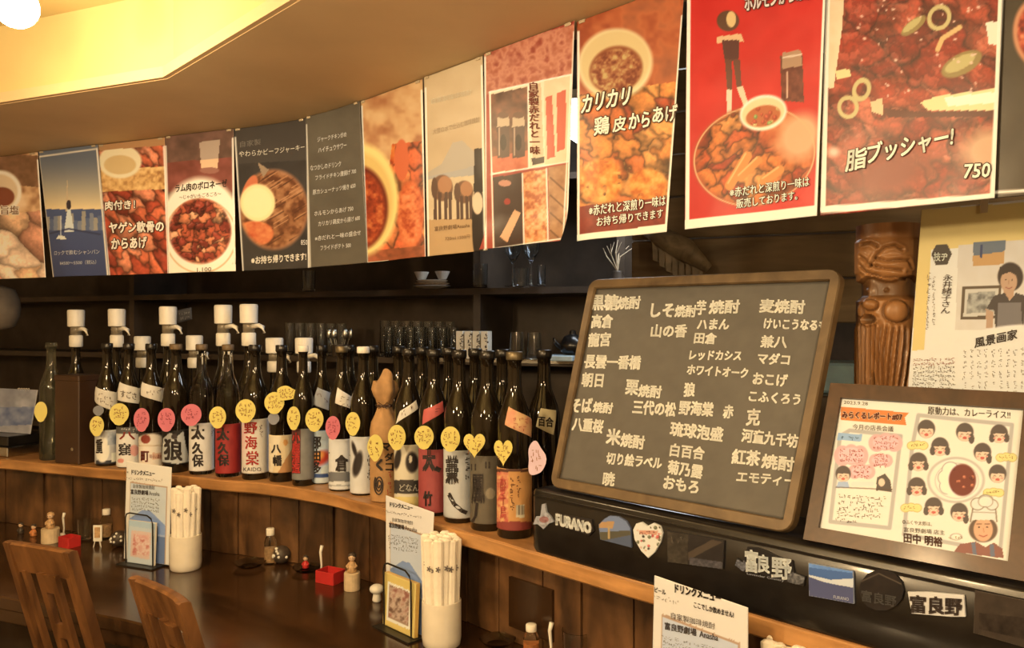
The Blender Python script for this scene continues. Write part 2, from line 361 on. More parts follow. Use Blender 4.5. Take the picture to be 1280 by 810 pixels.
class Ink:
    """writing on a printed surface, gathered into one mesh"""
    def __init__(s, surf, g=1.0): s.surf = surf; s.v = []; s.f = []; s.c = []; s.g = g; s.n = 0
    def _add(s, p, f, col, w):
        if isinstance(s.surf, Can): P = s.surf.invf(p[:, 0], p[:, 1], w)
        else: u, v = s.surf.inv(p[:, 0], p[:, 1]); P = s.surf.f(u, v, w)
        s.v.append(P); s.f += [tuple(i+s.n for i in q) for q in f]; s.c.append(np.tile(alb(col, s.g), (len(P), 1))); s.n += len(P)
    def text(s, txt, x0, y0, x1, h, col=(250, 240, 215), y1=None, lean=0, bold=.012, outline=None, ow=.05, w=.0014):
        y1 = y0 if y1 is None else y1
        v0, _ = glyphs(txt, bold)
        if len(v0) == 0: return s
        lo, hi = v0.min(0), v0.max(0)
        em = h/(hi[1]-lo[1]) if '\n' not in txt else (x1-x0)/(hi[0]-lo[0])
        for b, c, ww in (([(bold+ow, outline, w)] if outline else [])+[(bold, col, w+(.0007 if outline else 0))]):
            v, f = glyphs(txt, 0); a = (v[:, 0]-lo[0])/(hi[0]-lo[0]); q = (v[:, 1]-lo[1])/(hi[1]-lo[1]); e = b*em*1.1
            for kx, ky in ([(0, 0)] if e < .12 else [(-1, -.4), (1, .4)] if b < .016 else [(-.8, -.8), (.8, -.8), (.8, .8), (-.8, .8)] if b < .06 else [(-1, 0), (-.7, -.7), (0, -1), (.7, -.7), (1, 0), (.7, .7), (0, 1), (-.7, .7)]):
                s._add(np.stack([x0+a*(x1-x0)+lean*q+kx*e, y0+a*(y1-y0)-q*h+ky*e], -1), f, c, ww)
        return s
    def stroke(s, pts, wd, col, w=.0014):
        for (x0, y0), (x1, y1) in zip(pts[:-1], pts[1:]):
            d = math.hypot(x1-x0, y1-y0) or 1; nx, ny = -(y1-y0)/d*wd/2, (x1-x0)/d*wd/2
            s._add(np.array([(x0+nx, y0+ny), (x1+nx, y1+ny), (x1-nx, y1-ny), (x0-nx, y0-ny)], float), [(0, 1, 2, 3)], col, w)
        return s
    def scrib(s, x0, y0, x1, h, col=(60, 45, 35), y1=None, seed=0, wd=.55, asp=.9, vert=False, w=.0014):
        """too small to read in the photograph: pen marks only"""
        R = random.Random(seed+int(x0*7+y0*13)); y1 = y0 if y1 is None else y1
        L = abs(x1-x0) if not vert else abs(y1-y0); n = max(1, int(L/(h*asp)))
        for i in range(n):
            if R.random() < .06: continue
            t = i/n; cx = x0+(x1-x0)*t; cy = y0+(y1-y0)*t
            for _ in range(3):
                a = cx+R.uniform(0, .75)*h*asp; b = cy-R.uniform(0, 1)*h; 
                if R.random() < .5: s.stroke([(a, b), (a+R.uniform(.3, .6)*h, b+R.uniform(-.1, .1)*h)], wd, col, w)
                else: s.stroke([(a, b), (a+R.uniform(-.1, .15)*h, b+R.uniform(.3, .6)*h)], wd, col, w)
        return s
    def build(s, name, parent, root, m=None):
        if not s.v: return None
        return link(name, np.concatenate(s.v), s.f, m or M_MATTE, parent, False, list(root.location), None, np.concatenate(s.c))
def strip(off0, off1, z0, z1, s0, s1, n=60, wob=0, seed=1):
    """board that follows the counter line, returns MB with uv along the grain"""
    mb = MB(); R = []; U = []; S = np.linspace(s0, s1, n)
    for s_ in S:
        k = wob*(vnoise(np.array(s_*9.0), np.array(.5), seed)-.5) if wob else 0
        a = pathp(s_, off0+k); b = pathp(s_, off1); a2 = pathp(s_, off0+k+min(.004, (z1-z0)*.15))
        R.append([(*a2, z0), (*b, z0), (*b, z1), (*a2, z1), (*a, z1-.004 if z1-z0 > .01 else z1), (*a, z0+.004 if z1-z0 > .01 else z0)])
        U += [(s_, off0), (s_, off1), (s_, off1+.1), (s_, off0+.1), (s_, off0-.01), (s_, off0-.04)]
    mb.rings(R); mb.uv = U; return mb
# ================================================================ THE SETTING
def shell(name, c, d, m): return struct(MB().box(c, d).build(name, m))
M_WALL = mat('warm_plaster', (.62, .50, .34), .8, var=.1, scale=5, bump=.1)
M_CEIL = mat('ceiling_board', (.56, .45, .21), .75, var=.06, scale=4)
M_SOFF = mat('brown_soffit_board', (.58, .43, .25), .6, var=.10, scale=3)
M_FLOOR = wood('floor_boards', (.05, .028, .014), (.11, .062, .03), (2, 14, 2), .5, .2)
shell('floor', (-.2, .9, -.05), (6.4, 7.6, .1), M_FLOOR)
shell('wall_left', (-3.3, .9, 1.2), (.1, 7.6, 2.5), M_WALL)
shell('wall_right', (2.9, .9, 1.2), (.1, 7.6, 2.5), M_WALL)
shell('wall_rear', (-.2, -2.85, 1.2), (6.4, .1, 2.5), M_WALL)
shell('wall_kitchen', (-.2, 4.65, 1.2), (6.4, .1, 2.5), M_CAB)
shell('baseboard_rear', (-.2, -2.79, .05), (6.2, .02, .1), M_FRAMED)
def slab(name, offs0, offs1, z0, z1, m, s0=-2.6, s1=3.2):
    """flat board with a mitred bend along the counter"""
    mb = MB()
    def mit(o):
        n = (NL+NR)/np.linalg.norm(NL+NR); k = o/(n@NL); return np.array([BX, BY])+n*k
    def pts(o): return [np.array([BX, BY])+DL*s0+NL*o, mit(o), np.array([BX, BY])+DR*s1+NR*o]
    a, b = pts(offs0), pts(offs1)
    for i in range(2): mb.hexa([(*a[i], z0), (*a[i+1], z0), (*b[i+1], z0), (*b[i], z0), (*a[i], z1), (*a[i+1], z1), (*b[i+1], z1), (*b[i], z1)])
    return mb.build(name, m)
CEILZ = EYE+.80
struct(slab('ceiling', -3.9, -.405, CEILZ, CEILZ+.06, M_CEIL, -3.4, 3.4))
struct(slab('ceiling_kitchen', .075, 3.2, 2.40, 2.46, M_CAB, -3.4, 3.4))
struct(slab('trim_1', -.43, .075, SOF, SOF+.014, M_SOFF))
struct(slab('trim_2', -.415, -.395, SOF+.014, CEILZ, M_CEIL))
struct(slab('trim_3', -.442, -.415, SOF+.001, SOF+.027, M_SOFF))
struct(slab('trim_4', .055, .075, SOF+.014, 2.40, M_CAB))
# ---- lamps
M_BULB = mat('frosted_bulb', LAMPCOL, .3, var=.0, emit=1)
for i, (x, y, z, p) in enumerate(LAMPS):
    t = thing('ceiling_lamp', (x, y, z-.05), ['glowing globe bulb under the ceiling above the left chair', 'unseen fill globe bulb over the counter seats, nearest the right posters', 'unseen fill globe bulb above the guest side, right of the viewer', 'unseen fill globe bulb above the guest side, left of the viewer', 'unseen fill globe bulb at the back of the room, middle', 'unseen fill globe bulb at the back of the room, right corner'][i], 'lamp', 'globe bulbs under the ceiling')
    r = .042
    e = MB().ball((x, y, z), r, 20, 14).build('bulb', M_BULB, t, t, True)
    MB().lathe([(.018, r-.006), (.022, r+.004), (.022, CEILZ-z-.006), (.05, CEILZ-z-.005), (.05, CEILZ-z)], (x, y, z), 16).build('socket', M_WHITEPL, t, t)
    ld = bpy.data.lights.new('bulb_light', 'POINT'); ld.energy = p; ld.color = LAMPCOL; ld.shadow_soft_size = .06
    lo = bpy.data.objects.new('bulb_light', ld); C.objects.link(lo); lo.parent = t; lo.location = (0, 0, .05-.065)
    e.visible_shadow = True
M_BULB.node_tree.nodes['Principled BSDF'].inputs['Emission Strength'].default_value = 22
M_BULB.node_tree.nodes['Principled BSDF'].inputs['Emission Color'].default_value = (1, .80, .5, 1)
# kitchen fluorescent fixture
t = thing('fluorescent_lamp', (.62, 2.55, 2.05), 'cool white fluorescent lamp box glimpsed between two posters', 'lamp')
M_FLU = mat('fluorescent_diffuser', (.85, .93, 1), .4, var=0, emit=6)
MB().box((.62, 2.55, 2.11), (.9, .16, .11), -.39).build('diffuser', M_FLU, t, t)
MB().box((.62, 2.55, 2.18), (.94, .2, .03), -.39).build('housing', M_WHITEPL, t, t)
for dx in (-.35, .35): MB().tube([(.62+dx*.92, 2.55-dx*.38, 2.195), (.62+dx*.92, 2.55-dx*.38, 2.40)], .004).build('hanger', M_STEEL, t, t)
# ================================================================ COUNTER
SL, SR = -2.4, 2.6
t = thing('bar_counter', (*pathp(0, -.2), 0), 'long bent dark wooden bar counter with planked upstand and raised pine shelf', 'counter')
def at(o, root): o.parent = root; o.data.transform(Matrix.Translation([-a for a in root.location])); return o
at(strip(-.455, .12, TAB-.035, TAB, SL, SR, 90).build('counter_top', M_TABLE, uv=True), t)
at(strip(-.44, -.425, TAB-.075, TAB-.035, SL, SR, 60).build('apron', M_TABLE, uv=True), t)
at(strip(.10, .12, .02, TAB-.035, SL, SR, 50).build('base_panel', M_CAB), t)
sb = at(strip(0, .36, SHELF-.034, SHELF, SL, SR, 160, .010, 4).build('bottle_shelf', M_SHELFW, uv=True), t)
bb = at(strip(.10, .12, TAB, SHELF-.034, SL, SR, 60).build('upstand', M_CAB), t)
R = random.Random(5); s_ = SL; k = 0
while s_ < SR:
    wd = R.uniform(.09, .15); th = R.uniform(.012, .02)
    mb = MB(); n = 3; Rr = []
    for q in range(n+1):
        ss = s_+.002+(wd-.004)*q/n; a = pathp(ss, .10-th-(.002 if q in (1, 2) else 0)); b = pathp(ss, .10)
        Rr.append([(*a, TAB+.001), (*b, TAB+.001), (*b, SHELF-.035), (*a, SHELF-.035)])
    mb.rings(Rr); o = mb.build('plank', M_PANEL); at(o, t); o.parent = bb; s_ += wd
pf_ = Band(sx(636, .075), sx(690, .075), sx(690, .075), sx(636, .075), .075, TAB+.035, TAB+.145); k = Ink(pf_)
pk = qbox(pf_, 0, 1, 0, 1, -.008, 0).build('carved_plaque', M_TABLE); at(pk, t); pk.parent = bb
for i in range(4): k.scrib(642, 728+i*17, 684, 11, (44, 26, 14), 734+i*17, i, 1.4, w=.0088)
ko = k.build('carved_marks', None, t); ko.parent = pk
# ================================================================ POSTERS
PB, PT = EYE+.163, EYE+.583
def wav(a, b, ph, cr=.0):
    return lambda u, v: a*np.sin(math.pi*u)*(1-v)*.8+b*np.sin(2*math.pi*u+ph)*(1-v)**1.0+cr*np.maximum(0, (.18-v)/.18)**2
M_TAPE = mat('clear_tape', (.75, .66, .5), .2, trans=.5, var=.05)
def poster(cor, off, label, paint, ink, g=1.0, dz=(0, 0), bow=None, hang=True):
    tl, tr, bl, br = cor
    sf = Band(sx(bl, off), sx(br, off), sx(tr, off), sx(tl, off), off, PB+dz[0], PT+dz[1], bow)
    loc = sf.f(np.array(.5), np.array(0.0))
    t = thing('poster', loc, label, 'poster', 'food and drink posters hung from the soffit')
    wpx = (tr-tl+br-bl)/2; nu = int(min(190, max(80, wpx))); zc = sf.f(np.array(.5), np.array(.5))[1]; nv = int(min(230, 420/zc))
    s = sheet('printed_sheet', sf, nu, nv, paint, M_GLOSS, t, t, g)
    k = Ink(sf, g); ink(k); k.build('lettering', s, t)
    for uu in (.06, .94):
        a = [sf.f(np.array(uu+d), np.array(vv), .0015) for d, vv in ((-.03, .985), (.03, .985), (.03, .999), (-.03, .999))]
        b = [p+np.array([-.0006, -.0008, 0]) for p in a]
        MB().hexa([a[0], a[1], a[2], a[3], b[0], b[1], b[2], b[3]]).build('tape', M_TAPE, t, t)
    return t, sf
def frame_edge(p, cor, yt, yb, wd, col=(250, 232, 190), sides='lrb'):
    tl, tr, bl, br = cor
    if 'l' in sides: p.line([(tl, yt[0]), (bl, yb[0])], wd, col)
    if 'r' in sides: p.line([(tr, yt[1]), (br, yb[1])], wd, col)
    if 'b' in sides: p.line([(bl, yb[0]), (br, yb[1])], wd*1.2, col)
    if 't' in sides: p.line([(tl, yt[0]), (tr, yt[1])], wd, col)
WH = (252, 236, 200); OR1 = [(120, 35, 15), (190, 75, 25), (222, 120, 45), (240, 165, 85)]; RDS = [(95, 20, 12), (150, 40, 22), (195, 75, 40), (225, 130, 80)]
def p1(p):
    p.mott(ONE, [(140, 90, 50), (200, 150, 95), (226, 185, 130)], 14, 3); p.mott(p.mpoly([(-60, 190), (60, 195), (60, 235), (-60, 225)]), [(105, 70, 40), (140, 95, 60)], 10, 5)
    p.ell(0, 240, 27, 27, (228, 205, 160)); p.ell(0, 240, 22, 22, (205, 170, 120)); p.ell(3, 246, 15, 12, (120, 60, 35)); 
    p.mott(p.mell(5, 315, 50, 38), [(180, 120, 75), (225, 175, 120), (238, 200, 150)], 16, 8); p.chunks(p.mpoly([(-60, 275), (60, 262), (60, 360), (-60, 360)]), 24, [(226, 168, 112), (238, 192, 142), (205, 135, 92)], 2, 1.8, .4, .7, 40, 0)
    frame_edge(p, (-45, 47, -45, 58), (205, 200), (356, 353), 1.6)
poster((-52, 47, -48, 58), 0.004, 'beige fried food poster cut by the left edge of the picture, leftmost of all', p1, lambda k: k.text('旨塩', 2, 266, 24, 11, (120, 80, 45), outline=(238, 215, 175)), .72, bow=wav(.004, .003, 1))
def p2(p):
    y = np.clip((p.Y-195)/158, 0, 1)[..., None]
    c = np.array([96, 96, 92.]); c2 = np.array([226, 188, 122.]); p.c = np.where(y < .42, c+(c2-c)*(y/.42)**1.4, np.array([70, 78, 96.])+(np.array([52, 58, 78.])-np.array([70, 78, 96.]))*((y-.42)/.58))
    R = random.Random(3)
    for i in range(17):
        x = 52+i*5; h = R.uniform(8, 24); p.poly([(x, 288), (x, 288-h), (x+5, 288-h), (x+5, 288)], [(120, 118, 112), (150, 135, 108), (88, 94, 104)][i % 3])
    p.poly([(82, 264), (84, 222), (86, 264)], (190, 158, 110)); p.poly([(80, 290), (86, 250), (93, 290)], (205, 196, 180))
    p.ell(86, 256, 3, 6, (50, 40, 40)); p.line([(62, 292), (86, 286), (125, 293)], 2, (46, 50, 66)); p.poly([(70, 299), (83, 299), (80, 295), (73, 294)], (220, 205, 180)); p.line([(76, 294), (76, 270)], 1, (210, 200, 180))
    frame_edge(p, (48.5, 121, 67, 135), (196, 186), (353, 349), 2, (214, 190, 150), 'lrbt')
poster((48, 122, 66, 136), -.001, 'blue night skyline poster with a lit tower over the sea', p2, lambda k: (k.text('ロックで飲むシャンパン', 70, 321, 125, 5.5, (190, 176, 150), 319), k.text('¥4500〜5500（税込）', 78, 333, 121, 5, (180, 168, 145), 331)), .8, bow=wav(.010, .004, 0))
def p3(p):
    p.mott(ONE, RDS, 9, 11, 2); p.chunks(ONE, 15, [(168, 66, 38), (196, 94, 54), (146, 54, 32), (206, 118, 74)], 5, 1.7, .6, .5, 50, .2)
    p.mott(p.mpoly([(120, 212), (210, 208), (212, 236), (120, 240)]), [(150, 95, 45), (205, 150, 80), (225, 175, 100)], 5, 4)
    p.ell(150, 202, 27, 21, (226, 198, 140)); p.ell(150, 206, 20, 12, (205, 165, 100)); p.poly([(100, 180), (225, 170), (225, 180), (100, 190)], (170, 120, 70))
    frame_edge(p, (122, 205, 137, 211), (192, 183), (348, 345), 2, WH, 'lrb')
def k3(k):
    for s_, x0, y, x1, h in (('肉付き！', 133, 268, 170, 11), ('ヤゲン軟骨の', 138, 296, 206, 13), ('からあげ', 141, 315, 185, 13)): k.text(s_, x0, y, x1, h, (235, 210, 165), y-2, 0, .03, (55, 25, 12), .07)
poster((122, 206, 136, 211), .005, 'red chicken cartilage poster with a pale bowl and white lettering', p3, k3, .82, bow=wav(.006, .003, 2))
def p4(p):
    p.mott(ONE, [(85, 60, 42), (120, 82, 60)], 12, 2); p.mott(p.mpoly([(200, 204), (295, 196), (295, 240), (200, 240)]), [(110, 55, 38), (142, 75, 55)], 14, 7)
    p.poly([(249, 178), (275, 174), (272, 210), (252, 211)], (172, 142, 108)); p.poly([(250, 200), (273, 198), (272, 210), (252, 211)], (222, 172, 118)); p.ell(262, 213, 12, 4, (150, 95, 70))
    p.ell(251, 290, 52, 68, (244, 222, 172)); p.poly([(200, 330), (296, 330), (296, 350), (200, 350)], (244, 220, 168)); p.ring(251, 295, 44, 46, (214, 170, 115), 2)
    m = p.mell(250, 289, 38, 40); p.mott(m, RDS, 7, 4); p.chunks(m, 9, [(170, 76, 44), (200, 112, 66), (142, 54, 34), (210, 140, 88), (120, 44, 28)], 9, 1.1, .7, .45)
    frame_edge(p, (207, 291, 212, 293), (183, 173), (348, 345), 2, WH, 'lr')
def k4(k):
    k.text('ラム肉のボロネーゼ', 220, 242, 284, 10, (50, 32, 20), 235, bold=.02); k.text('〜じゃがいもごろごろ〜', 225, 251, 277, 5.5, (70, 45, 30), 246); k.text('1,100', 249, 341, 266, 6, (90, 60, 40), 340)
poster((206, 292, 210, 294), 0, 'bolognese poster with a round plate of red meat sauce on cream', p4, k4, .88, bow=wav(.007, -.002, 2))
def p5(p):
    p.mott(ONE, [(48, 42, 34), (60, 52, 42)], 20, 2); p.poly([(292, 150), (386, 145), (386, 200), (292, 205)], (66, 57, 45))
    p.ell(342, 262, 43, 50, (168, 110, 70)); m = p.mell(342, 262, 41, 48); p.mott(m, [(92, 48, 24), (138, 84, 45), (168, 112, 66)], 8, 5, 2)
    R = random.Random(8)
    for _ in range(40):
        x, y = R.uniform(322, 380), R.uniform(218, 305); p.put(m*np.clip(1.1-abs((p.Y-y)+(p.X-x)*.6), 0, 1)*(abs(p.X-x) < 9), (80, 42, 22) if R.random() < .5 else (185, 128, 78))
    p.mott(m*p.mell(318, 292, 24, 16), [(190, 80, 40), (215, 130, 70)], 6, 3); p.ell(312, 238, 8, 20, (200, 105, 60), 20); p.poly([(322, 203), (329, 222), (336, 212)], (150, 120, 84))
    p.ell(322, 253.5, 22, 23.5, (240, 205, 130)); p.ell(322, 253.5, 18, 19, (244, 212, 140))
    frame_edge(p, (294, 384, 304, 386), (172, 156), (345, 341), 2, (226, 205, 165), 'lrb')
def k5(k):
    k.text('自家製', 300, 186, 324, 8, (120, 105, 82), 182); k.text('やわらかビーフジャーキー', 299, 199, 381, 8, (214, 192, 150), 190, bold=.01); k.text('850', 376, 308, 385, 6, (220, 200, 165)); k.text('※お持ち帰りできます!', 314, 331, 383, 9, (235, 210, 165), 326, bold=.02)
poster((292, 382, 303, 387), .004, 'dark beef jerky poster with a round cream spot on the bowl', p5, k5, .95, bow=wav(.004, .001, 1))
def p6(p):
    p.mott(ONE, [(86, 74, 54), (98, 85, 62)], 25, 2); frame_edge(p, (383, 449, 388, 458), (156, 137), (341, 336), 1.6, (226, 205, 165), 'lb')
def k6(k):
    c = (222, 204, 168)
    for s_, x0, y, x1, d in (('ジャークチキン炒め', 396, 176, 432, -7), ('ハイチュウサワー', 397, 189, 432, -7), ('なつかしのドリンク', 388, 211, 425, -6), ('フライドチキン唐揚げ 700', 394, 223, 445, -9), ('豚カシューナッツ焼き 650', 391, 241, 444, -9), ('ホルモンからあげ 750', 393, 268, 441, -7), ('カリカリ鶏皮から揚げ 600', 398, 281, 450, -8), ('※赤だれと一味の盛合せ', 394, 300, 451, -8), ('フライドポテト 500', 401, 312, 438, -4)):
        k.text(s_, x0, y, x1, 6.5, c, y+d, bold=.008)
poster((382, 449, 387, 459), -.004, 'grey chalk style price list poster beside the jerky poster', p6, k6, 1.0, bow=wav(.006, .002, 0))
def p7(p):
    p.mott(ONE, [(165, 100, 55), (205, 150, 90), (222, 176, 112)], 18, 6); p.mott(p.mpoly([(490, 180), (540, 175), (540, 330), (455, 330), (480, 260)]), OR1, 12, 3, 1.8)
    p.chunks(p.mpoly([(494, 180), (540, 175), (540, 330), (455, 330), (488, 260)]), 26, [(205, 95, 48), (222, 122, 62)], 3, .7, .5, .5); p.ell(513, 268, 16, 42, (205, 92, 42)); p.mott(p.mell(513, 268, 15, 40, soft=.2), [(175, 65, 28), (222, 115, 58), (235, 140, 80)], 6, 9); p.ell(502, 200, 9, 26, (208, 98, 52)); p.mott(p.mpoly([(455, 315), (540, 305), (540, 335), (455, 335)]), [(120, 60, 30), (180, 90, 50)], 9, 2)
    p.ell(452, 250, 46, 70, (240, 202, 110)); p.ell(447, 252, 44, 62, (222, 176, 90)); p.ell(447, 260, 38, 53, (105, 32, 14)); p.mott(p.mell(447, 262, 34, 48), [(110, 30, 12), (165, 60, 24), (205, 110, 50)], 6, 5)
    frame_edge(p, (452, 527, 459, 533), (133, 113), (332, 326), 2.2, WH, 'lrb'); p.poly([(455, 328), (535, 322), (535, 335), (455, 336)], WH)
poster((450, 528, 459, 534), .003, 'fried chicken poster with half a yellow rimmed bowl of red sauce', p7, lambda k: None, 1.05, bow=wav(.012, .006, 2.2))
def p8(p):
    p.mott(ONE, [(196, 160, 108), (210, 176, 122)], 30, 3); p.poly([(531, 218), (552, 205), (566, 178), (578, 176), (604, 200), (604, 240), (531, 240)], (182, 160, 124)); p.poly([(531, 222), (604, 205), (604, 232), (531, 234)], (172, 158, 132))
    p.mott(p.mpoly([(531, 225), (604, 218), (604, 275), (531, 278)]), [(206, 172, 118), (222, 190, 136)], 12, 3); p.poly([(531, 275), (604, 272), (604, 320), (531, 325)], (190, 146, 90))
    for cx, cy, s_ in ((553, 235, 1.1), (580, 240, .95)):
        p.ell(cx, cy, 12*s_, 15*s_, (122, 82, 52)); p.ell(cx+3, cy-4, 8*s_, 10*s_, (176, 118, 72))
        for dx in (-8, -3, 4, 9): p.poly([(cx+dx*s_-2, cy+5), (cx+dx*s_+2, cy+5), (cx+dx*s_+2, cy+36*s_), (cx+dx*s_-2, cy+36*s_)], (88, 60, 42))
        p.ell(cx-9*s_, cy, 4, 12*s_, (98, 68, 46))
    p.ell(598, 280, 8, 50, (38, 26, 18)); p.poly([(593, 186), (602, 185), (604, 240), (592, 240)], (38, 26, 18)); p.ell(597, 254, 6.5, 14, (226, 190, 140))
    frame_edge(p, (532, 602, 536, 606), (110, 82), (327, 320), 2, WH, 'lrb')
def k8(k):
    k.text('自家製珈琲焼酎', 540, 130, 590, 7, (218, 192, 142), 118); k.text('大雪の水で仕込む珈琲焼酎', 542, 168, 600, 7, (176, 142, 98), 152); k.text('富良野劇場Anasha', 545, 289, 588, 6, (110, 74, 40), 284); k.text('720ml 1500円', 558, 301, 588, 5, (130, 92, 52), 298)
poster((530, 603, 535, 610), -.001, 'beige mountain and elephants poster with a black bottle', p8, k8, 1.05, bow=wav(.004, .002, 1))
def p9(p):
    p.mott(ONE, [(150, 50, 32), (176, 72, 48)], 20, 2); p.mott(p.mpoly([(600, 60), (720, 30), (720, 95), (600, 120)]), [(165, 80, 50), (205, 130, 90), (150, 62, 40)], 9, 5)
    p.poly([(612, 115), (714, 93), (712, 202), (614, 218)], (240, 212, 160)); p.mott(p.mpoly([(614, 118), (660, 108), (660, 210), (615, 216)]), [(78, 50, 34), (110, 72, 48), (150, 88, 55)], 12, 3)
    p.mott(p.mpoly([(614, 196), (661, 188), (661, 210), (615, 216)]), [(190, 90, 55), (215, 120, 75)], 8, 2)
    for x in (629, 648):
        p.poly([(x-8, 158), (x+8, 156), (x+8, 196), (x-7, 198)], (88, 62, 46)); p.line([(x-5, 160), (x-5, 194)], 1.5, (200, 160, 120)); p.ell(x, 178, 4, 10, (40, 26, 20)); p.poly([(x-7, 147), (x+7, 145), (x+8, 157), (x-8, 159)], (198, 165, 120)); p.ell(x, 144, 7, 4, (110, 75, 50))
    p.mott(p.mpoly([(680, 101), (713, 95), (711, 203), (681, 208)]), [(232, 190, 135), (240, 205, 150)], 14, 4)
    p.poly([(682, 122), (690, 119), (694, 196), (684, 199)], (200, 88, 58)); p.poly([(696, 116), (708, 112), (706, 186), (696, 190)], (206, 92, 60)); p.poly([(662, 107), (676, 104), (680, 202), (666, 205)], (214, 178, 126)); p.poly([(664, 198), (680, 196), (680, 204), (666, 207)], (50, 34, 24))
    p.poly([(616, 222), (652, 216), (654, 306), (618, 310)], (64, 42, 30)); p.ell(631, 229, 8, 4, (196, 130, 95)); p.ell(634, 252, 4, 4, (160, 50, 35)); p.poly([(625, 296), (643, 262), (651, 266), (634, 303)], (224, 160, 105))
    p.mott(p.mpoly([(654, 216), (682, 211), (684, 300), (656, 305)]), [(176, 88, 44), (222, 140, 76), (238, 175, 110)], 5, 6, 2.2)
    p.mott(p.mpoly([(685, 210), (711, 205), (706, 297), (687, 300)]), [(150, 98, 58), (190, 135, 84)], 9, 7); [p.line([(688, 222+i*22), (708, 240+i*22)], 1.5, (92, 56, 34)) for i in range(4)]
    for a in ([(612, 115), (714, 93)], [(614, 218), (712, 202)], [(612, 115), (617, 311)], [(714, 93), (704, 298)], [(660, 107), (661, 210)], [(653, 217), (655, 306)], [(683, 211), (685, 300)], [(617, 311), (704, 298)]): p.line(a, 1.7, (250, 232, 195))
    frame_edge(p, (606, 718, 607, 708), (72, 40), (318, 305), 3, (250, 228, 185), 'lr')
    p.line([(607, 315), (660, 313), (706, 302)], 2, (246, 222, 180))
poster((605, 718, 608, 709), -.006, 'red bordered collage poster of spice jars and noodles', p9, lambda k: k.text('自\n家\n製\n赤\nだ\nれ\nと\n一\n味', 664, 200, 677, 92, (120, 50, 30), bold=.02, lean=-3), 1.05, bow=wav(.004, .004, 3, .02))
def p10(p):
    p.mott(ONE, [(150, 62, 30), (190, 98, 50), (150, 80, 45)], 22, 3); m = p.mpoly([(715, 120), (860, 100), (860, 290), (715, 300)]); p.mott(m, [(112, 38, 18), (178, 76, 30), (210, 108, 48)], 11, 4, 2)
    p.chunks(m, 25, [(222, 130, 56), (208, 104, 44), (232, 148, 70), (176, 72, 34)], 4, 1.15, .75, .52, 20, .12)
    for cx, cy, rx, ry in ((752, 226, 28, 29), (812, 232, 24, 22)): p.mott(p.mell(cx+5*math.sin(cy), cy, rx, ry, 0, .12)*np.clip((fbm(p.X/9, p.Y/9, cx)-.22)*8, 0, 1), [(196, 92, 28), (232, 142, 52), (246, 180, 88)], 8, cx)
    p.mott(p.mpoly([(722, 258), (850, 245), (850, 290), (722, 298)]), [(118, 32, 20), (150, 52, 30)], 9, 5)
    p.ell(769, 80, 47, 44, (236, 206, 140), -22); p.ell(769, 78, 44, 39, (222, 186, 116), -22); p.ell(770, 87, 34, 29, (148, 78, 40), -22); p.mott(p.mell(770, 88, 32, 26, -22), [(120, 50, 26), (165, 96, 52), (200, 160, 90)], 6, 7, 2.4)
    p.poly([(720, 294), (836, 280), (836, 294), (720, 306)], WH); frame_edge(p, (723, 853, 723, 832), (40, 20), (302, 290), 3, WH, 'lr')
def k10(k):
    k.text('カリカリ', 728, 154, 786, 23, (252, 238, 200), 143, 3, .02, (70, 30, 15), .05)
    for ch, x0, y, x1, h in (('鶏', 745, 182, 763, 22), ('皮', 768, 178, 783, 18), ('から', 787, 174, 812, 19), ('あげ', 816, 167, 846, 20)): k.text(ch, x0, y, x1, h, (252, 238, 200), y-3, 1, .02, (70, 30, 15), .05)
    k.text('※赤だれと深煎り一味は', 740, 275, 833, 12, (250, 235, 205), 262, 0, .012, (70, 20, 10), .04); k.text('お持ち帰りできます', 750, 286, 830, 10, (250, 235, 205), 275, 0, .012, (70, 20, 10), .04)
poster((721, 856, 722, 834), .002, 'crispy chicken skin poster with a tilted white bowl of dip', p10, k10, 1.08, bow=wav(.008, .004, .5))
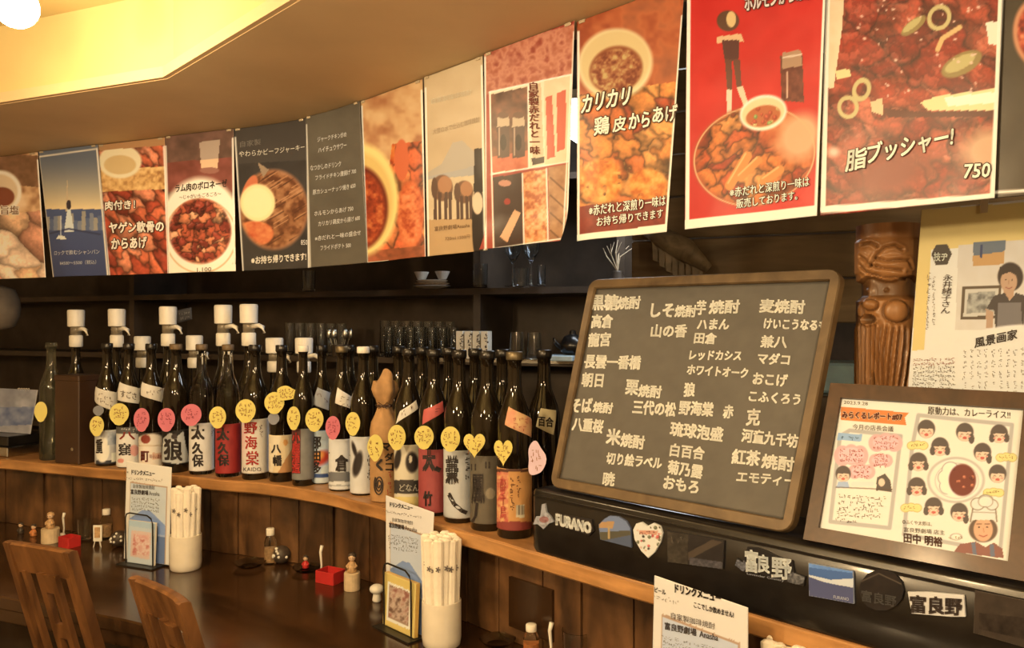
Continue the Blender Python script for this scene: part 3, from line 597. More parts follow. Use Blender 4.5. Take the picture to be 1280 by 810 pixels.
def p11(p):
    p.mott(ONE, [(196, 26, 22), (214, 40, 32)], 40, 3)
    x, y = 913, 0   # performer in dark dress
    p.ell(910, 26, 14, 13, (92, 58, 34)); p.ell(914, 24, 6, 10, (226, 184, 112)); p.poly([(896, 46), (926, 42), (930, 52), (896, 54)], (226, 176, 118)); p.poly([(902, 50), (924, 50), (923, 76), (906, 76)], (86, 42, 34)); p.poly([(906, 74), (915, 74), (915, 112), (909, 113)], (106, 60, 42)); p.poly([(916, 74), (925, 74), (927, 108), (921, 110)], (106, 60, 42))
    p.poly([(908, 112), (915, 112), (914, 147), (909, 148)], (238, 205, 160)); p.poly([(921, 109), (928, 107), (936, 130), (930, 134)], (238, 200, 150))
    p.mott(p.mpoly([(975, 70), (1003, 66), (1005, 128), (977, 126)]), [(90, 35, 26), (130, 62, 42)], 7, 3); p.poly([(978, 66), (1001, 62), (1003, 82), (978, 86)], (176, 132, 92)); p.line([(979, 72), (1002, 68)], 2, (232, 200, 160)); p.line([(984, 90), (984, 122)], 2, (220, 170, 130))
    m = p.mell(943, 195, 77, 62, -14); p.put(m, (178, 84, 44)); m2 = p.mell(943, 194, 74, 59, -14); p.mott(m2, [(170, 62, 28), (205, 100, 50), (216, 130, 74)], 14, 4); p.chunks(m2*np.clip((p.dell(1000, 165, 34, 36)-1)*3, 0, 1), 17, [(214, 112, 48), (226, 138, 66), (190, 80, 36), (164, 58, 30)], 6, 1.5, .7, .5, -40, .1)
    for a in (((912, 232), (934, 195), 12), ((955, 226), (975, 212), 11), ((925, 222), (948, 200), 10)): p.line([a[0], a[1]], a[2], (222, 134, 60)); p.line([(a[0][0]-2, a[0][1]-3), (a[1][0]-2, a[1][1]-3)], 2, (240, 176, 100))
    p.ell(1000, 170, 24, 30, (224, 166, 110), 30, .3); p.ring(943, 195, 76, 61, (226, 170, 110), 1.5, -14)
    p.ell(954, 141, 30, 22, (250, 232, 186), -14); p.ell(954, 141, 27, 18, (236, 206, 140), -14); p.ell(954, 145, 22, 13, (190, 96, 48), -14); p.bits(p.mell(954, 145, 21, 12, -14), (935, 134, 975, 156), 16, (2, 4), [(160, 60, 30), (214, 180, 100), (120, 130, 60)], 3)
    p.poly([(850, 276), (1030, 256), (1030, 275), (850, 293)], WH); frame_edge(p, (861, 1033, 859, 1020), (-30, -50), (285, 268), 5, WH, 'lr')
def k11(k):
    k.text('ホルモンからあげ', 932, 18, 1016, 22, (250, 225, 190), 2, 0, .02, (90, 20, 15), .05)
    k.text('※赤だれと深煎り一味は', 914, 249, 1013, 12, (252, 240, 215), 235, 0, .012, (60, 20, 10), .04); k.text('販売しております。', 922, 262, 998, 11, (252, 240, 215), 251, 0, .012, (60, 20, 10), .04)
poster((859, 1035, 857, 1022), -.004, 'bright red offal karaage poster with a full plate and small bowl', p11, k11, 1.15, bow=wav(.004, .003, 1))
def p12(p):
    p.mott(ONE, [(84, 22, 12), (140, 42, 20), (186, 72, 40), (210, 110, 75)], 26, 3, 2.0); p.chunks(ONE, 46, [(186, 66, 36), (160, 46, 26), (200, 92, 58), (134, 38, 22)], 8, 1.2, .9, .45, 30, .1); p.chunks(.35, 13, [(150, 40, 22), (214, 110, 76), (120, 30, 18)], 18, 1.2, .9, .5, 0, .5)
    p.mott(p.mpoly([(1030, -60), (1060, -60), (1052, 40), (1042, 110), (1030, 110)]), [(232, 196, 140), (242, 214, 160)], 20, 3)
    p.ell(1113, 218, 50, 22, (134, 46, 26), -18, .5); p.ell(1240, 190, 40, 30, (214, 160, 110), 0, .4); p.poly([(1105, 135), (1150, 140), (1250, 138), (1250, 146), (1110, 147)], (90, 30, 18))
    p.poly([(1150, 128), (1172, 120), (1250, 110), (1250, 138), (1160, 138)], (246, 214, 140)); p.poly([(1180, 122), (1250, 114), (1250, 128), (1185, 133)], (252, 238, 190)); p.poly([(1232, 28), (1255, 26), (1255, 55), (1236, 56)], (246, 226, 180))
    for a in ((1142, 32, 19, 7, -38), (1202, 80, 28, 13, -28)): p.ell(*a[:4], (150, 122, 62), a[4]); p.ell(a[0]-2, a[1]-1, a[2]*.75, a[3]*.6, (196, 172, 100), a[4])
    for cx, cy, rx, ry, r in ((1174, 22, 12, 14, 30), (1077, 112, 9, 12, 20), (1060, 134, 11, 12, 0)): p.ring(cx, cy, rx, ry, (206, 180, 110), 5, r)
    p.line([(1172, 62), (1178, 48), (1200, 34)], 6, (222, 176, 104)); p.poly([(1044, 88), (1062, 86), (1064, 96), (1046, 100)], (232, 206, 130)); p.poly([(1088, 128), (1103, 122), (1104, 144), (1090, 140)], (226, 190, 130))
    R = random.Random(4)
    for _ in range(46): p.ell(R.uniform(1070, 1230), R.uniform(0, 120), R.uniform(.8, 2.4), R.uniform(.8, 1.8), (240, 190, 150), soft=.5)
    p.ell(1042, 190, 7, 6, (230, 190, 150), soft=.6)
    frame_edge(p, (1036, 1257, 1028.5, 1241), (-100, -130), (262, 246), 7, WH, 'lrb')
def k12(k):
    k.text('脂', 1058, 216, 1083, 26, (254, 242, 215), 210, 2, .02, (60, 18, 8), .035)
    k.text('ブッシャー!', 1084, 207, 1192, 26, (254, 242, 215), 184, 2, .02, (60, 18, 8), .035); k.text('750', 1206, 224, 1238, 17, (254, 242, 215), 222, 2, .02, (60, 18, 8), .05)
poster((1034, 1259, 1026, 1244), .002, 'large red glazed meat poster with green onion rings and a bone', p12, k12, 1.15, bow=wav(.004, .003, 2))
def p13(p):
    p.mott(ONE, [(58, 46, 30), (70, 56, 36)], 30, 3); p.ell(1300, 40, 34, 45, (206, 132, 84)); p.mott(p.mell(1300, 40, 28, 38), RDS, 9, 3); frame_edge(p, (1260, 1500, 1241, 1500), (-150, -200), (241, 220), 3, WH, 'lb')
poster((1258, 1500, 1238, 1490), .008, 'dark poster with a pink dish, rightmost, cut by the picture edge', p13, lambda k: None, 1.15, bow=wav(.003, .003, 2))
# ================================================================ BLACK CASE AND MAGNETS
s0 = sx(664, 0.0); s1 = 2.1
t = thing('magnet_case', (*pathp((s0+s1)/2, .08), SHELF), 'long glossy black case on the shelf carrying souvenir magnets', 'case')
mb = MB(); Rr = []
for ss in np.concatenate([[s0, s0+.004, s0+.012], np.linspace(s0+.03, s1, 14)]):
    k = .010 if ss == s0 else (.003 if ss < s0+.006 else 0)
    a = lambda o: tuple(pathp(ss, o))
    Rr.append([(*a(k+.004), SHELF+.001+k), (*a(.165-k), SHELF+.001+k), (*a(.165-k), BOXTOP-.004-k), (*a(.160), BOXTOP-k), (*a(.005+k), BOXTOP-k), (*a(k), BOXTOP-.005-k), (*a(k), SHELF+.008+k)])
mb.rings(Rr); smoothby(mb.build('shell', M_BLACK, t, t), 50)
at(strip(-.003, .004, BOXTOP-.016, BOXTOP-.012, s0+.01, s1, 20).build('rim', M_BLACK), t)
boxf = Band(s0, s1, s1, s0, 0.0, SHELF, BOXTOP)
def mag_surf(x0, y0, x1, y1, th=.003):
    u0, v0 = boxf.inv(np.array([x0, x1], float), np.array([y1, y1], float)); return None
def magnet(name, pts, label, paint=None, ink=None, th=.004, col=(120, 110, 95), m=None, nn=26):
    """flat souvenir magnet: outline given on the case front, real thickness"""
    P = np.array(pts, float); u, v = boxf.inv(P[:, 0], P[:, 1]); a = boxf.f(u, v, .0005); b = boxf.f(u, v, th)
    root = a.mean(0); n = len(P)
    t = thing(name, (root[0], root[1], a[:, 2].min()), label, 'magnet', 'souvenir magnets on the black case')
    o = link('plate', np.concatenate([a, b]), [tuple(range(n)), tuple(range(2*n-1, n-1, -1))]+[(i, (i+1) % n, n+(i+1) % n, n+i) for i in range(n)], M_MATTE, t, False, list(t.location), None, np.tile(alb(col), (2*n, 1)))
    x0, y0 = P.min(0); x1, y1 = P.max(0)
    if paint is not None:
        nx = int(max(6, (x1-x0)*1.2)); ny = int(max(6, (y1-y0)*1.2)); X, Y = np.meshgrid(np.linspace(x0, x1, nx+1), np.linspace(y0, y1, ny+1))
        pt = Paint(X, Y); msk = pt.mpoly(pts); paint(pt); uu, vv = boxf.inv(X, Y); Q = boxf.f(uu, vv, th+.0004).reshape(-1, 3); idx = np.arange((nx+1)*(ny+1)).reshape(ny+1, nx+1)
        q = np.stack([idx[:-1, :-1], idx[1:, :-1], idx[1:, 1:], idx[:-1, 1:]], -1).reshape(-1, 4); mk = msk.ravel()[q].min(1) > .5
        link('picture', Q, q[mk], M_GLOSS, t, False, list(t.location), None, alb(pt.c).reshape(-1, 3))
    if ink is not None:
        k = Ink(boxf); ink(k); k.build('lettering', t, t)
    return t
def ellp(cx, cy, rx, ry, n=20): return [(cx+rx*math.cos(2*math.pi*i/n), cy+ry*math.sin(2*math.pi*i/n)) for i in range(n)]
magnet('souvenir_magnet', [(668, 655), (672, 645), (677, 645), (679, 630), (683, 629), (685, 640), (690, 645), (694, 652), (688, 654), (681, 661), (674, 655)], 'silver island shaped magnet at the left end of the black case', lambda p: (p.put(ONE, (172, 160, 142)), p.ell(682, 649, 6, 4, (150, 72, 56)), p.mott(p.mell(682, 649, 9, 9)*.4, [(90, 80, 70), (220, 205, 180)], 3, 2)), col=(150, 140, 122))
magnet('souvenir_magnet', [(696, 641), (741, 649), (744, 663), (738, 669), (697, 656)], 'magnet of cream block letters spelling a town name', None, lambda k: k.text('FURANO', 698, 655, 741, 13, (240, 222, 185), 666, 0, .05, (90, 74, 55), .05, w=.0055), col=(36, 28, 22))
magnet('souvenir_magnet', [(752, 674), (750, 655), (757, 648), (764, 644), (775, 645), (785, 651), (790, 660), (791, 684)], 'arched landscape magnet with a small signpost', lambda p: (p.put(ONE, (122, 128, 138)), p.poly([(745, 665), (795, 662), (795, 690), (745, 690)], (92, 82, 58)), p.poly([(752, 676), (791, 668), (791, 690), (752, 685)], (88, 92, 98)), p.poly([(751, 652), (770, 651), (768, 660), (750, 659)], (188, 140, 84)), p.line([(763, 658), (763, 672)], 2.5, (190, 150, 90))), col=(90, 92, 96))
hp = [(812, 697), (803, 688), (795, 674), (793, 662), (797, 654), (804, 652), (811, 657), (819, 653), (827, 657), (830, 666), (827, 678), (820, 690)]
magnet('souvenir_magnet', hp, 'cream heart shaped magnet crowded with red and green drawings', lambda p: (p.put(ONE, (232, 214, 176)), p.bits(ONE, (796, 658, 828, 690), 34, (1, 2.4), [(190, 80, 66), (98, 92, 62), (60, 48, 36), (206, 150, 120)], 3), p.poly([(801, 662), (824, 663), (823, 668), (801, 667)], (216, 150, 110))), lambda k: k.scrib(802, 668, 822, 5, (90, 40, 30), seed=2, w=.005), col=(220, 202, 165))
magnet('souvenir_magnet', [(835, 662), (907, 675), (905, 711), (836, 702)], 'dark rectangular magnet of hills beneath the blackboard', lambda p: (p.mott(ONE, [(34, 28, 24), (46, 38, 30)], 12, 2), p.poly([(862, 690), (892, 674), (905, 677), (880, 690), (862, 700)], (78, 62, 44)), p.mott(p.mpoly([(836, 664), (862, 668), (861, 705), (836, 702)]), [(46, 38, 28), (74, 62, 44)], 5, 3), p.mott(p.mpoly([(864, 696), (905, 702), (905, 711), (864, 706)]), [(56, 50, 46), (96, 86, 76)], 3, 3)), lambda k: k.scrib(840, 676, 858, 7, (110, 96, 70), seed=3, w=.0052), col=(40, 34, 28))
magnet('souvenir_magnet', [(920, 706), (923, 697), (930, 702), (936, 683), (948, 684), (960, 688), (978, 697), (992, 700), (994, 715), (1008, 720), (1006, 732), (985, 727), (950, 716), (930, 714)], 'magnet of pale brush characters with lavender sprigs, left of the blue landscape magnet', lambda p: (p.put(ONE, (30, 25, 22)), p.mott(p.mell(927, 706, 8, 8), [(70, 66, 62), (130, 122, 112)], 2.5, 3), p.mott(p.mell(997, 722, 12, 8), [(60, 56, 50), (140, 130, 112)], 2.5, 3)), lambda k: (k.text('富', 934, 713, 949, 27, (232, 218, 190), 715, 0, .03, w=.0055), k.text('良', 950, 714, 964, 22, (232, 218, 190), 716, 0, .03, w=.0055), k.text('野', 967, 721, 991, 25, (232, 218, 190), 724, 0, .03, w=.0055), k.text('Lavender Country', 936, 718, 982, 3.5, (160, 150, 135), 727, w=.0055)), col=(40, 34, 28))
magnet('souvenir_magnet', [(1012, 703), (1068, 713), (1069, 754), (1013, 744)], 'blue and white snowy landscape magnet', lambda p: (p.put(ONE, (78, 104, 138)), p.poly([(1010, 717), (1040, 724), (1070, 722), (1070, 735), (1010, 722)], (214, 206, 190)), p.poly([(1010, 719), (1035, 728), (1070, 734), (1070, 758), (1010, 750)], (84, 84, 104)), p.mott(p.mpoly([(1010, 700), (1070, 710), (1070, 716), (1010, 708)]), [(120, 150, 180), (96, 126, 160)], 6, 3)), lambda k: k.text('FURANO', 1044, 747, 1063, 4, (200, 190, 170), 750, w=.0055), col=(150, 146, 138))
magnet('souvenir_magnet', ellp(1103, 737, 28, 26, 14), 'dark faded round magnet with a paper fold', lambda p: (p.mott(ONE, [(30, 24, 20), (44, 34, 26)], 9, 2), p.line([(1078, 726), (1100, 716), (1130, 730)], 1.5, (92, 76, 56))), lambda k: k.text('富良野', 1079, 750, 1122, 14, (92, 82, 66), 758, 0, .02, w=.0055), col=(34, 28, 24))
magnet('souvenir_magnet', [(1136, 739), (1160, 739), (1206, 743), (1208, 770), (1190, 770), (1141, 766)], 'white outlined block character magnet near the right end of the case', lambda p: p.put(ONE, (226, 208, 174)), lambda k: k.text('富良野', 1140, 764, 1204, 21, (66, 50, 38), 768, 0, .045, w=.0055), col=(226, 208, 174))
magnet('souvenir_magnet', [(1220, 737), (1295, 752), (1295, 812), (1218, 790)], 'dark framed rectangular magnet at the right picture edge', lambda p: (p.mott(ONE, [(52, 40, 28), (70, 54, 38)], 12, 2), p.mott(p.mpoly([(1225, 765), (1290, 772), (1290, 800), (1225, 785)]), [(28, 20, 14), (60, 46, 32)], 7, 3)), None, col=(88, 72, 54))
# ================================================================ BLACKBOARD
def V3(x, y, z): return np.array([x, y, z])
bq = Quad(*planar(V3(.077, 1.600, BOXTOP+.0052), V3(.432, 1.235, BOXTOP+.0052), V3(.5655, 1.365, BOXTOP+.424), V3(.1665, 1.688, BOXTOP+.424)))
t = thing('menu_blackboard', bq.f(np.array(.5), np.array(0.0)), 'brown framed blackboard listing shochu in white writing, leaning on the black case', 'blackboard')
qbox(bq, .03, .97, .03, .97, -.012, -.005).build('backing', M_FRAMEB, t, t)
# frame rails with rounded outer corners
def rail(pts_out, pts_in):
    mb = MB(); Rr = []
    for (a, b), (c, d) in zip(pts_out, pts_in): Rr.append([tuple(bq.f(np.array(x), np.array(y), w_)) for x, y, w_ in ((a, b, -.014), (a, b, .002), (a*.9+c*.1, b*.9+d*.1, .005), (c*.9+a*.1, d*.9+b*.1, .005), (c, d, .001), (c, d, -.014))])
    return mb.rings(Rr)
iu, iv = .034, .046
def corner(cx, cy, a0, a1, ru, rv): return [(cx+ru*math.cos(math.radians(a0+(a1-a0)*i/4)), cy+rv*math.sin(math.radians(a0+(a1-a0)*i/4))) for i in range(5)]
ru, rv = .045, .05
LBL = corner(ru, rv, 180, 270, ru, rv); LBR = corner(1-ru, rv, 270, 360, ru, rv); LTR = corner(1-ru, 1-rv, 0, 90, ru, rv); LTL = corner(ru, 1-rv, 90, 180, ru, rv)
IN = {'bl': (iu, iv), 'br': (1-iu, iv), 'tr': (1-iu, 1-iv), 'tl': (iu, 1-iv)}
for out, inn in ((LBL[2:]+LBR[:3], ['bl']*3+['br']*3), (LBR[2:]+LTR[:3], ['br']*3+['tr']*3), (LTR[2:]+LTL[:3], ['tr']*3+['tl']*3), (LTL[2:]+LBL[:3], ['tl']*3+['bl']*3)):
    rail(out, [IN[i] for i in inn]).build('frame_rail', M_FRAMEB, t, t)
class Sub(Quad):
    pass
bin_ = Quad(*[bq.f(np.array(a), np.array(b), -.003) for a, b in ((iu, iv), (1-iu, iv), (1-iu, 1-iv), (iu, 1-iv))])
def pbb(p):
    p.mott(ONE, [(80, 69, 52), (89, 77, 58), (96, 83, 63)], 38, 5, 1.2); p.mott(.4, [(90, 78, 58), (112, 98, 74)], 9, 9)
s = sheet('slate', bin_, 60, 80, pbb, M_MATTE, t, t, 1.0)
k = Ink(bin_)
for a in [('黒糖', 738, 389, 772, 20, 389), ('焼酎', 772, 388, 800, 16, 387), ('高倉', 739, 412, 765, 17, 412), ('龍宮', 735, 436, 762, 17, 435), ('長雲一番橋', 730, 463, 800, 17, 465), ('朝日', 727, 486, 753, 17, 487), ('そば', 714, 518, 739, 17, 518), ('焼酎', 741, 518, 765, 13, 520), ('八重桜', 715, 540, 753, 16, 544),
          ('しそ', 814, 398, 842, 17, 398), ('焼酎', 844, 398, 870, 15, 398), ('山の香', 814, 424, 858, 16, 424), ('栗', 782, 496, 797, 18, 497), ('焼酎', 798, 499, 826, 15, 501), ('三代の松', 791, 520, 844, 17, 524), ('米', 758, 557, 775, 19, 559), ('焼酎', 776, 560, 805, 16, 564), ('切り絵ラベル', 758, 581, 827, 14, 588), ('暁', 754, 607, 768, 16, 608),
          ('芋', 871, 395, 882, 18, 395), ('焼酎', 887, 394, 924, 17, 393), ('ハまん', 872, 414, 911, 13, 414), ('田倉', 868, 432, 895, 14, 433), ('レッドカシス', 862, 453, 926, 12, 454), ('ホワイトオーク', 859, 471, 934, 12, 476), ('狼', 855, 499, 868, 17, 499), ('野海棠', 849, 521, 891, 17, 524), ('赤', 904, 526, 916, 16, 526),
          ('琉球泡盛', 838, 547, 903, 17, 555), ('白百合', 838, 572, 880, 15, 577), ('菊乃露', 835, 593, 878, 16, 600), ('おもろ', 830, 611, 873, 15, 618), ('麦焼酎', 950, 392, 1005, 17, 394), ('けいこうなるも', 955, 413, 1032, 13, 416), ('兼八', 951, 437, 983, 15, 438), ('マダコ', 947, 458, 986, 14, 460), ('おこげ', 941, 484, 983, 15, 487), ('こふくろう', 936, 505, 999, 13, 510),
          ('克', 933, 535, 949, 20, 535), ('河童九千坊', 927, 555, 996, 16, 563), ('紅茶', 915, 582, 949, 18, 585), ('焼酎', 952, 587, 991, 17, 592), ('エモティー', 921, 604, 992, 12, 610)]:
    k.text(a[0], a[1], a[2], a[3], a[4], (255, 248, 224), a[5], 2, .034)
k.build('lettering', s, t)
# ================================================================ FRAMED ILLUSTRATION
fq = Quad(*planar(V3(.441, 1.206, BOXTOP+.004), V3(.6475, 1.006, BOXTOP+.004), V3(.7165, 1.076, BOXTOP+.234), V3(.510, 1.276, BOXTOP+.234)))
t = thing('framed_report', fq.f(np.array(.5), np.array(0.0)), 'walnut framed curry report drawn with smiling faces, on the black case at right', 'picture')
a0, a1, b0, b1 = .068, .925, .085, .905
for u0, u1, v0, v1 in ((0, 1, 0, b0), (0, 1, b1, 1)): qbox(fq, u0, u1, v0, v1, -.008, .006).build('frame_rail', M_FRAMED, t, t)
for u0, u1, v0, v1 in ((0, a0, b0, b1), (a1, 1, b0, b1)): qbox(fq, u0, u1, v0, v1, -.008, .006).build('frame_stile', M_FRAMED, t, t)
qbox(fq, a0*.5, 1-a0*.5, b0*.5, 1-b0*.5, -.006, -.002).build('backing', M_PAPER, t, t)
fin = Quad(*[fq.f(np.array(a), np.array(b), .0) for a, b in ((a0, b0), (a1, b0), (a1, b1), (a0, b1))])
HAIR = (96, 80, 66); SKN = (246, 205, 160); LNE = (96, 70, 50); GR = (196, 182, 156)
def face(p, x, y, r=1.0, style=0):
    p.ell(x, y-1, 12*r, 12.5*r, HAIR); p.ell(x, y+3*r, 9.5*r, 8.5*r, SKN); p.poly([(x-10*r, y-1), (x+10*r, y-1), (x+7*r, y-6*r), (x-6*r, y-7*r)], HAIR)
    if style == 1: p.ell(x-10*r, y+5*r, 4*r, 6*r, HAIR); p.ell(x+10*r, y+5*r, 4*r, 6*r, HAIR)
    if style == 2: p.ell(x+9*r, y+8*r, 4*r, 7*r, HAIR)
    for d in (-4, 4): p.line([(x+(d-1.5)*r, y+2.5*r), (x+d*r, y+1.2*r), (x+(d+1.5)*r, y+2.5*r)], .7, LNE)
    p.ell(x, y+7*r, 3*r, 2*r, (214, 96, 76)); p.ell(x-6*r, y+5*r, 1.8*r, 1.3*r, (240, 160, 130)); p.ell(x+6*r, y+5*r, 1.8*r, 1.3*r, (240, 160, 130))
def pil(p):
    p.put(ONE, (252, 234, 200))
    def rr(pts, wd, c): p.line(pts+[pts[0]], wd, c)
    rr([(1062, 538), (1126, 545), (1112, 660), (1038, 652), (1050, 545)], 5, GR); rr([(1148, 519), (1265, 531), (1250, 690), (1130, 668), (1140, 560)], 5, GR)
    p.poly([(1051, 508), (1136, 516), (1131, 522), (1133, 532), (1051, 525)], (232, 130, 58)); p.poly([(1048, 541), (1078, 543), (1077, 552), (1046, 550)], (160, 184, 196))
    for cx, cy, rx, ry in ((1107, 553, 20, 11), (1064, 569, 20, 13), (1101, 575, 14, 8), (1077, 589, 16, 9)):
        for d in (-1, 0, 1): p.ell(cx+d*rx*.55, cy+(abs(d)-.5)*1.5, rx*.52, ry, (240, 180, 160)); 
        p.ell(cx, cy, rx*.8, ry*.75, (246, 196, 176))
    face(p, 1054, 593, .8, 0); p.poly([(1045, 610), (1048, 602), (1060, 602), (1062, 610)], (180, 190, 196)); p.poly([(1095, 613), (1096, 597), (1106, 592), (1113, 600), (1115, 615)], (92, 78, 66)); p.ell(1102, 603, 4, 5, SKN); p.line([(1045, 609), (1115, 612)], 1, LNE); p.line([(1066, 605), (1090, 605)], 5, (240, 225, 190))
    for i, (x, y, st) in enumerate(((1158, 537, 0), (1206, 541, 2), (1249, 543, 1), (1175, 559, 1), (1228, 566, 2), (1148, 578, 1), (1247, 593, 0), (1146, 609, 1), (1167, 634, 1), (1199, 641, 2))): face(p, x, y, .92, st)
    for cx, cy in ((1147, 556), (1258, 571), (1139, 634), (1242, 615)):
        for d in (-1, 0, 1): p.ell(cx+d*7, cy+abs(d), 6.5, 5.5, (200, 172, 90)); 
        for d in (-1, 0, 1): p.ell(cx+d*7, cy+abs(d), 5.7, 4.7, (246, 222, 130))
    p.ell(1195, 600, 35, 28, (140, 122, 98)); p.ell(1195, 600, 34, 27, (250, 236, 206)); p.ring(1196, 601, 27, 22, (210, 192, 160), 1)
    for x_, y_, r_ in ((1188, 588, 11), (1182, 597, 10), (1184, 608, 10)): p.ell(x_, y_, r_, r_, (170, 150, 120))
    for x_, y_, r_ in ((1188, 588, 10), (1182, 597, 9), (1184, 608, 9), (1190, 612, 8)): p.ell(x_, y_, r_, r_, (246, 240, 226))
    p.ell(1203, 600, 17, 20, (122, 52, 38)); p.bits(p.mell(1203, 600, 16, 19), (1190, 582, 1218, 618), 12, (1, 2.4), [(176, 96, 62), (90, 36, 26)], 3)
    p.ell(1229, 662, 18, 16, (110, 84, 62)); p.ell(1229, 662, 12, 15, (234, 172, 122)); p.poly([(1213, 650), (1217, 630), (1243, 630), (1245, 650)], (240, 228, 200)); p.ell(1222, 630, 9, 8, (130, 106, 80)); p.ell(1232, 626, 10, 8, (130, 106, 80)); p.ell(1240, 631, 8, 7, (130, 106, 80)); p.line([(1213, 652), (1217, 630)], 1.6, (130, 106, 80)); p.line([(1246, 652), (1244, 630)], 1.6, (130, 106, 80)); p.ell(1222, 630, 8, 7, (240, 228, 200)); p.ell(1232, 626, 9, 7, (244, 232, 206)); p.ell(1240, 631, 7, 6, (240, 228, 200)); p.line([(1215, 640), (1244, 641)], 1, (170, 150, 120)); p.ring(1232, 627, 9, 7, (160, 140, 110), .8)
    p.poly([(1192, 690), (1200, 680), (1220, 677), (1232, 684), (1242, 678), (1253, 686), (1255, 698)], (150, 92, 72)); p.poly([(1214, 678), (1219, 678), (1221, 694), (1216, 693)], (112, 112, 116)); p.poly([(1237, 680), (1242, 680), (1244, 696), (1238, 696)], (112, 112, 116))
    for d in (-5, 5): p.ell(1229+d, 659, 1.3, 1, (50, 30, 20)); p.line([(1226+d, 655), (1232+d, 655)], .9, (80, 50, 36))
    p.line([(1224, 669), (1229, 671), (1234, 669)], 1, (160, 60, 46)); p.line([(1229, 660), (1230, 665)], .8, (190, 120, 80)); p.ell(1195, 671, 7, 4, (250, 236, 206)); p.ring(1195, 671, 7, 4, (170, 150, 120), .8)
s = sheet('drawing', fin, 250, 200, pil, M_MATTE, t, t, 1.15)
k = Ink(fin); D_ = (70, 48, 34)
k.text('みらくるレポート#07', 1053, 523, 1128, 9, (120, 40, 20), 526, 0, .03, (252, 210, 150), .05, w=.0008); k.text('2023.9.28', 1055, 505, 1085, 4, D_, 507, w=.0008)
k.text('今月の店長会議', 1066, 537, 1117, 7, D_, 540, w=.0008); k.text('原動力は、カレーライス!!', 1160, 518, 1263, 10, D_, 524, 0, .012, w=.0008)
k.text('田中 明裕', 1130, 678, 1178, 12, (90, 50, 34), 684, 0, .03, w=.0008); k.text('富良野劇場 店主', 1130, 665, 1181, 6, D_, 669, w=.0008); k.text('◎ふくや太郎は、', 1128, 655, 1165, 5.5, D_, 658, w=.0008)
for i in range(5): k.scrib(1048-i*.8, 623+i*7.2, 1107-i*2-(28 if i == 4 else 0), 5.5, (90, 66, 48), 626+i*7.5, i, .6, w=.0008)
for i, (cx, cy, rx) in enumerate(((1107, 552, 30), (1064, 568, 30), (1101, 574, 18), (1077, 588, 20))):
    for j in (-1, 0, 1): k.scrib(cx-rx/2, cy+3+j*6, cx+rx/2, 4, (170, 60, 44), seed=i*4+j, wd=.6, w=.0008)
for cx, cy in ((1147, 556), (1258, 571), (1139, 634), (1242, 615), (1195, 671)): k.scrib(cx-9, cy+2, cx+9, 3.5, (140, 90, 40), seed=3, wd=.5, w=.0008)
k.scrib(1052, 549, 1074, 4.5, (60, 80, 100), seed=8, w=.0008)
k.build('lettering', s, t)
# ================================================================ ARTICLE SHEET
ao = .165
A0 = on(1133, ao)[:2]; A1 = A0+DR*.215; zt = EYE+.180
aq = Quad(V3(*A0, zt-.31), V3(*A1, zt-.31), V3(*(A1+DR*.004), zt), V3(*(on(1152, ao)[:2]), zt))
t = thing('article_sheet', aq.f(np.array(.5), np.array(0.0)), 'yellow edged magazine article about a painter, hung beside the carved pillar', 'poster')
def par(p):
    p.put(ONE, (250, 232, 196)); p.poly([(1150, 262), (1400, 245), (1400, 305), (1164, 312), (1155, 438), (1140, 440)], (246, 208, 118)); p.poly([(1164, 312), (1400, 296), (1400, 560), (1150, 560)], (250, 234, 204)); p.poly([(1140, 438), (1400, 432), (1400, 600), (1130, 600)], (250, 234, 204))
    p.mott(p.mpoly([(1198, 306), (1400, 292), (1400, 412), (1194, 412)]), [(226, 206, 170), (236, 218, 184)], 25, 3)
    p.poly([(1217, 303), (1257, 300), (1255, 330), (1216, 333)], (112, 118, 116)); p.poly([(1216, 320), (1256, 314), (1255, 330), (1216, 333)], (214, 160, 92)); p.poly([(1226, 306), (1228, 306), (1228, 322), (1225, 322)], (60, 70, 96))
    p.poly([(1203, 358), (1252, 356), (1250, 398), (1200, 400)], (98, 78, 54)); p.poly([(1207, 362), (1248, 360), (1246, 394), (1204, 396)], (220, 204, 170)); p.mott(p.mpoly([(1210, 366), (1244, 364), (1243, 390), (1208, 392)]), [(110, 104, 88), (176, 166, 140), (200, 190, 160)], 6, 3)
    # woman: dark short hair, dark sleeves
    p.ell(1263, 346, 16, 18, (62, 48, 38)); p.ell(1261, 352, 10.5, 14, (206, 160, 116)); p.poly([(1249, 345), (1250, 334), (1275, 334), (1274, 346), (1262, 340)], (62, 48, 38)); p.poly([(1255, 362), (1267, 362), (1268, 374), (1254, 374)], (200, 154, 110))
    p.poly([(1233, 386), (1242, 370), (1256, 366), (1262, 376), (1270, 366), (1284, 370), (1292, 388), (1280, 392), (1280, 412), (1244, 410), (1243, 388)], (76, 64, 54)); p.poly([(1248, 378), (1276, 378), (1278, 412), (1246, 412)], (128, 116, 102)); p.poly([(1232, 386), (1242, 390), (1241, 410), (1233, 410)], (200, 156, 114))
    for d in (-4, 4): p.ell(1261+d, 350, 1.2, .8, (50, 34, 24))
    p.line([(1257, 359), (1261, 361), (1265, 359)], 1, (150, 70, 56)); p.line([(1261, 351), (1261, 355)], .8, (170, 120, 86)); p.ell(1270, 428, 70, 22, (250, 234, 204), -4)
    p.poly([(1164, 318), (1170, 306), (1184, 305), (1190, 317), (1184, 331), (1170, 332)], (74, 62, 48))
s = sheet('printed_sheet', aq, 190, 220, par, M_MATTE, t, t, 1.2)
k = Ink(aq)
k.text('技ヂ', 1168, 322, 1185, 10, (244, 228, 196), bold=.02); k.text('永\n井\n緒\n子\nさ\nん', 1176, 386, 1188, 48, (96, 78, 60), lean=4)
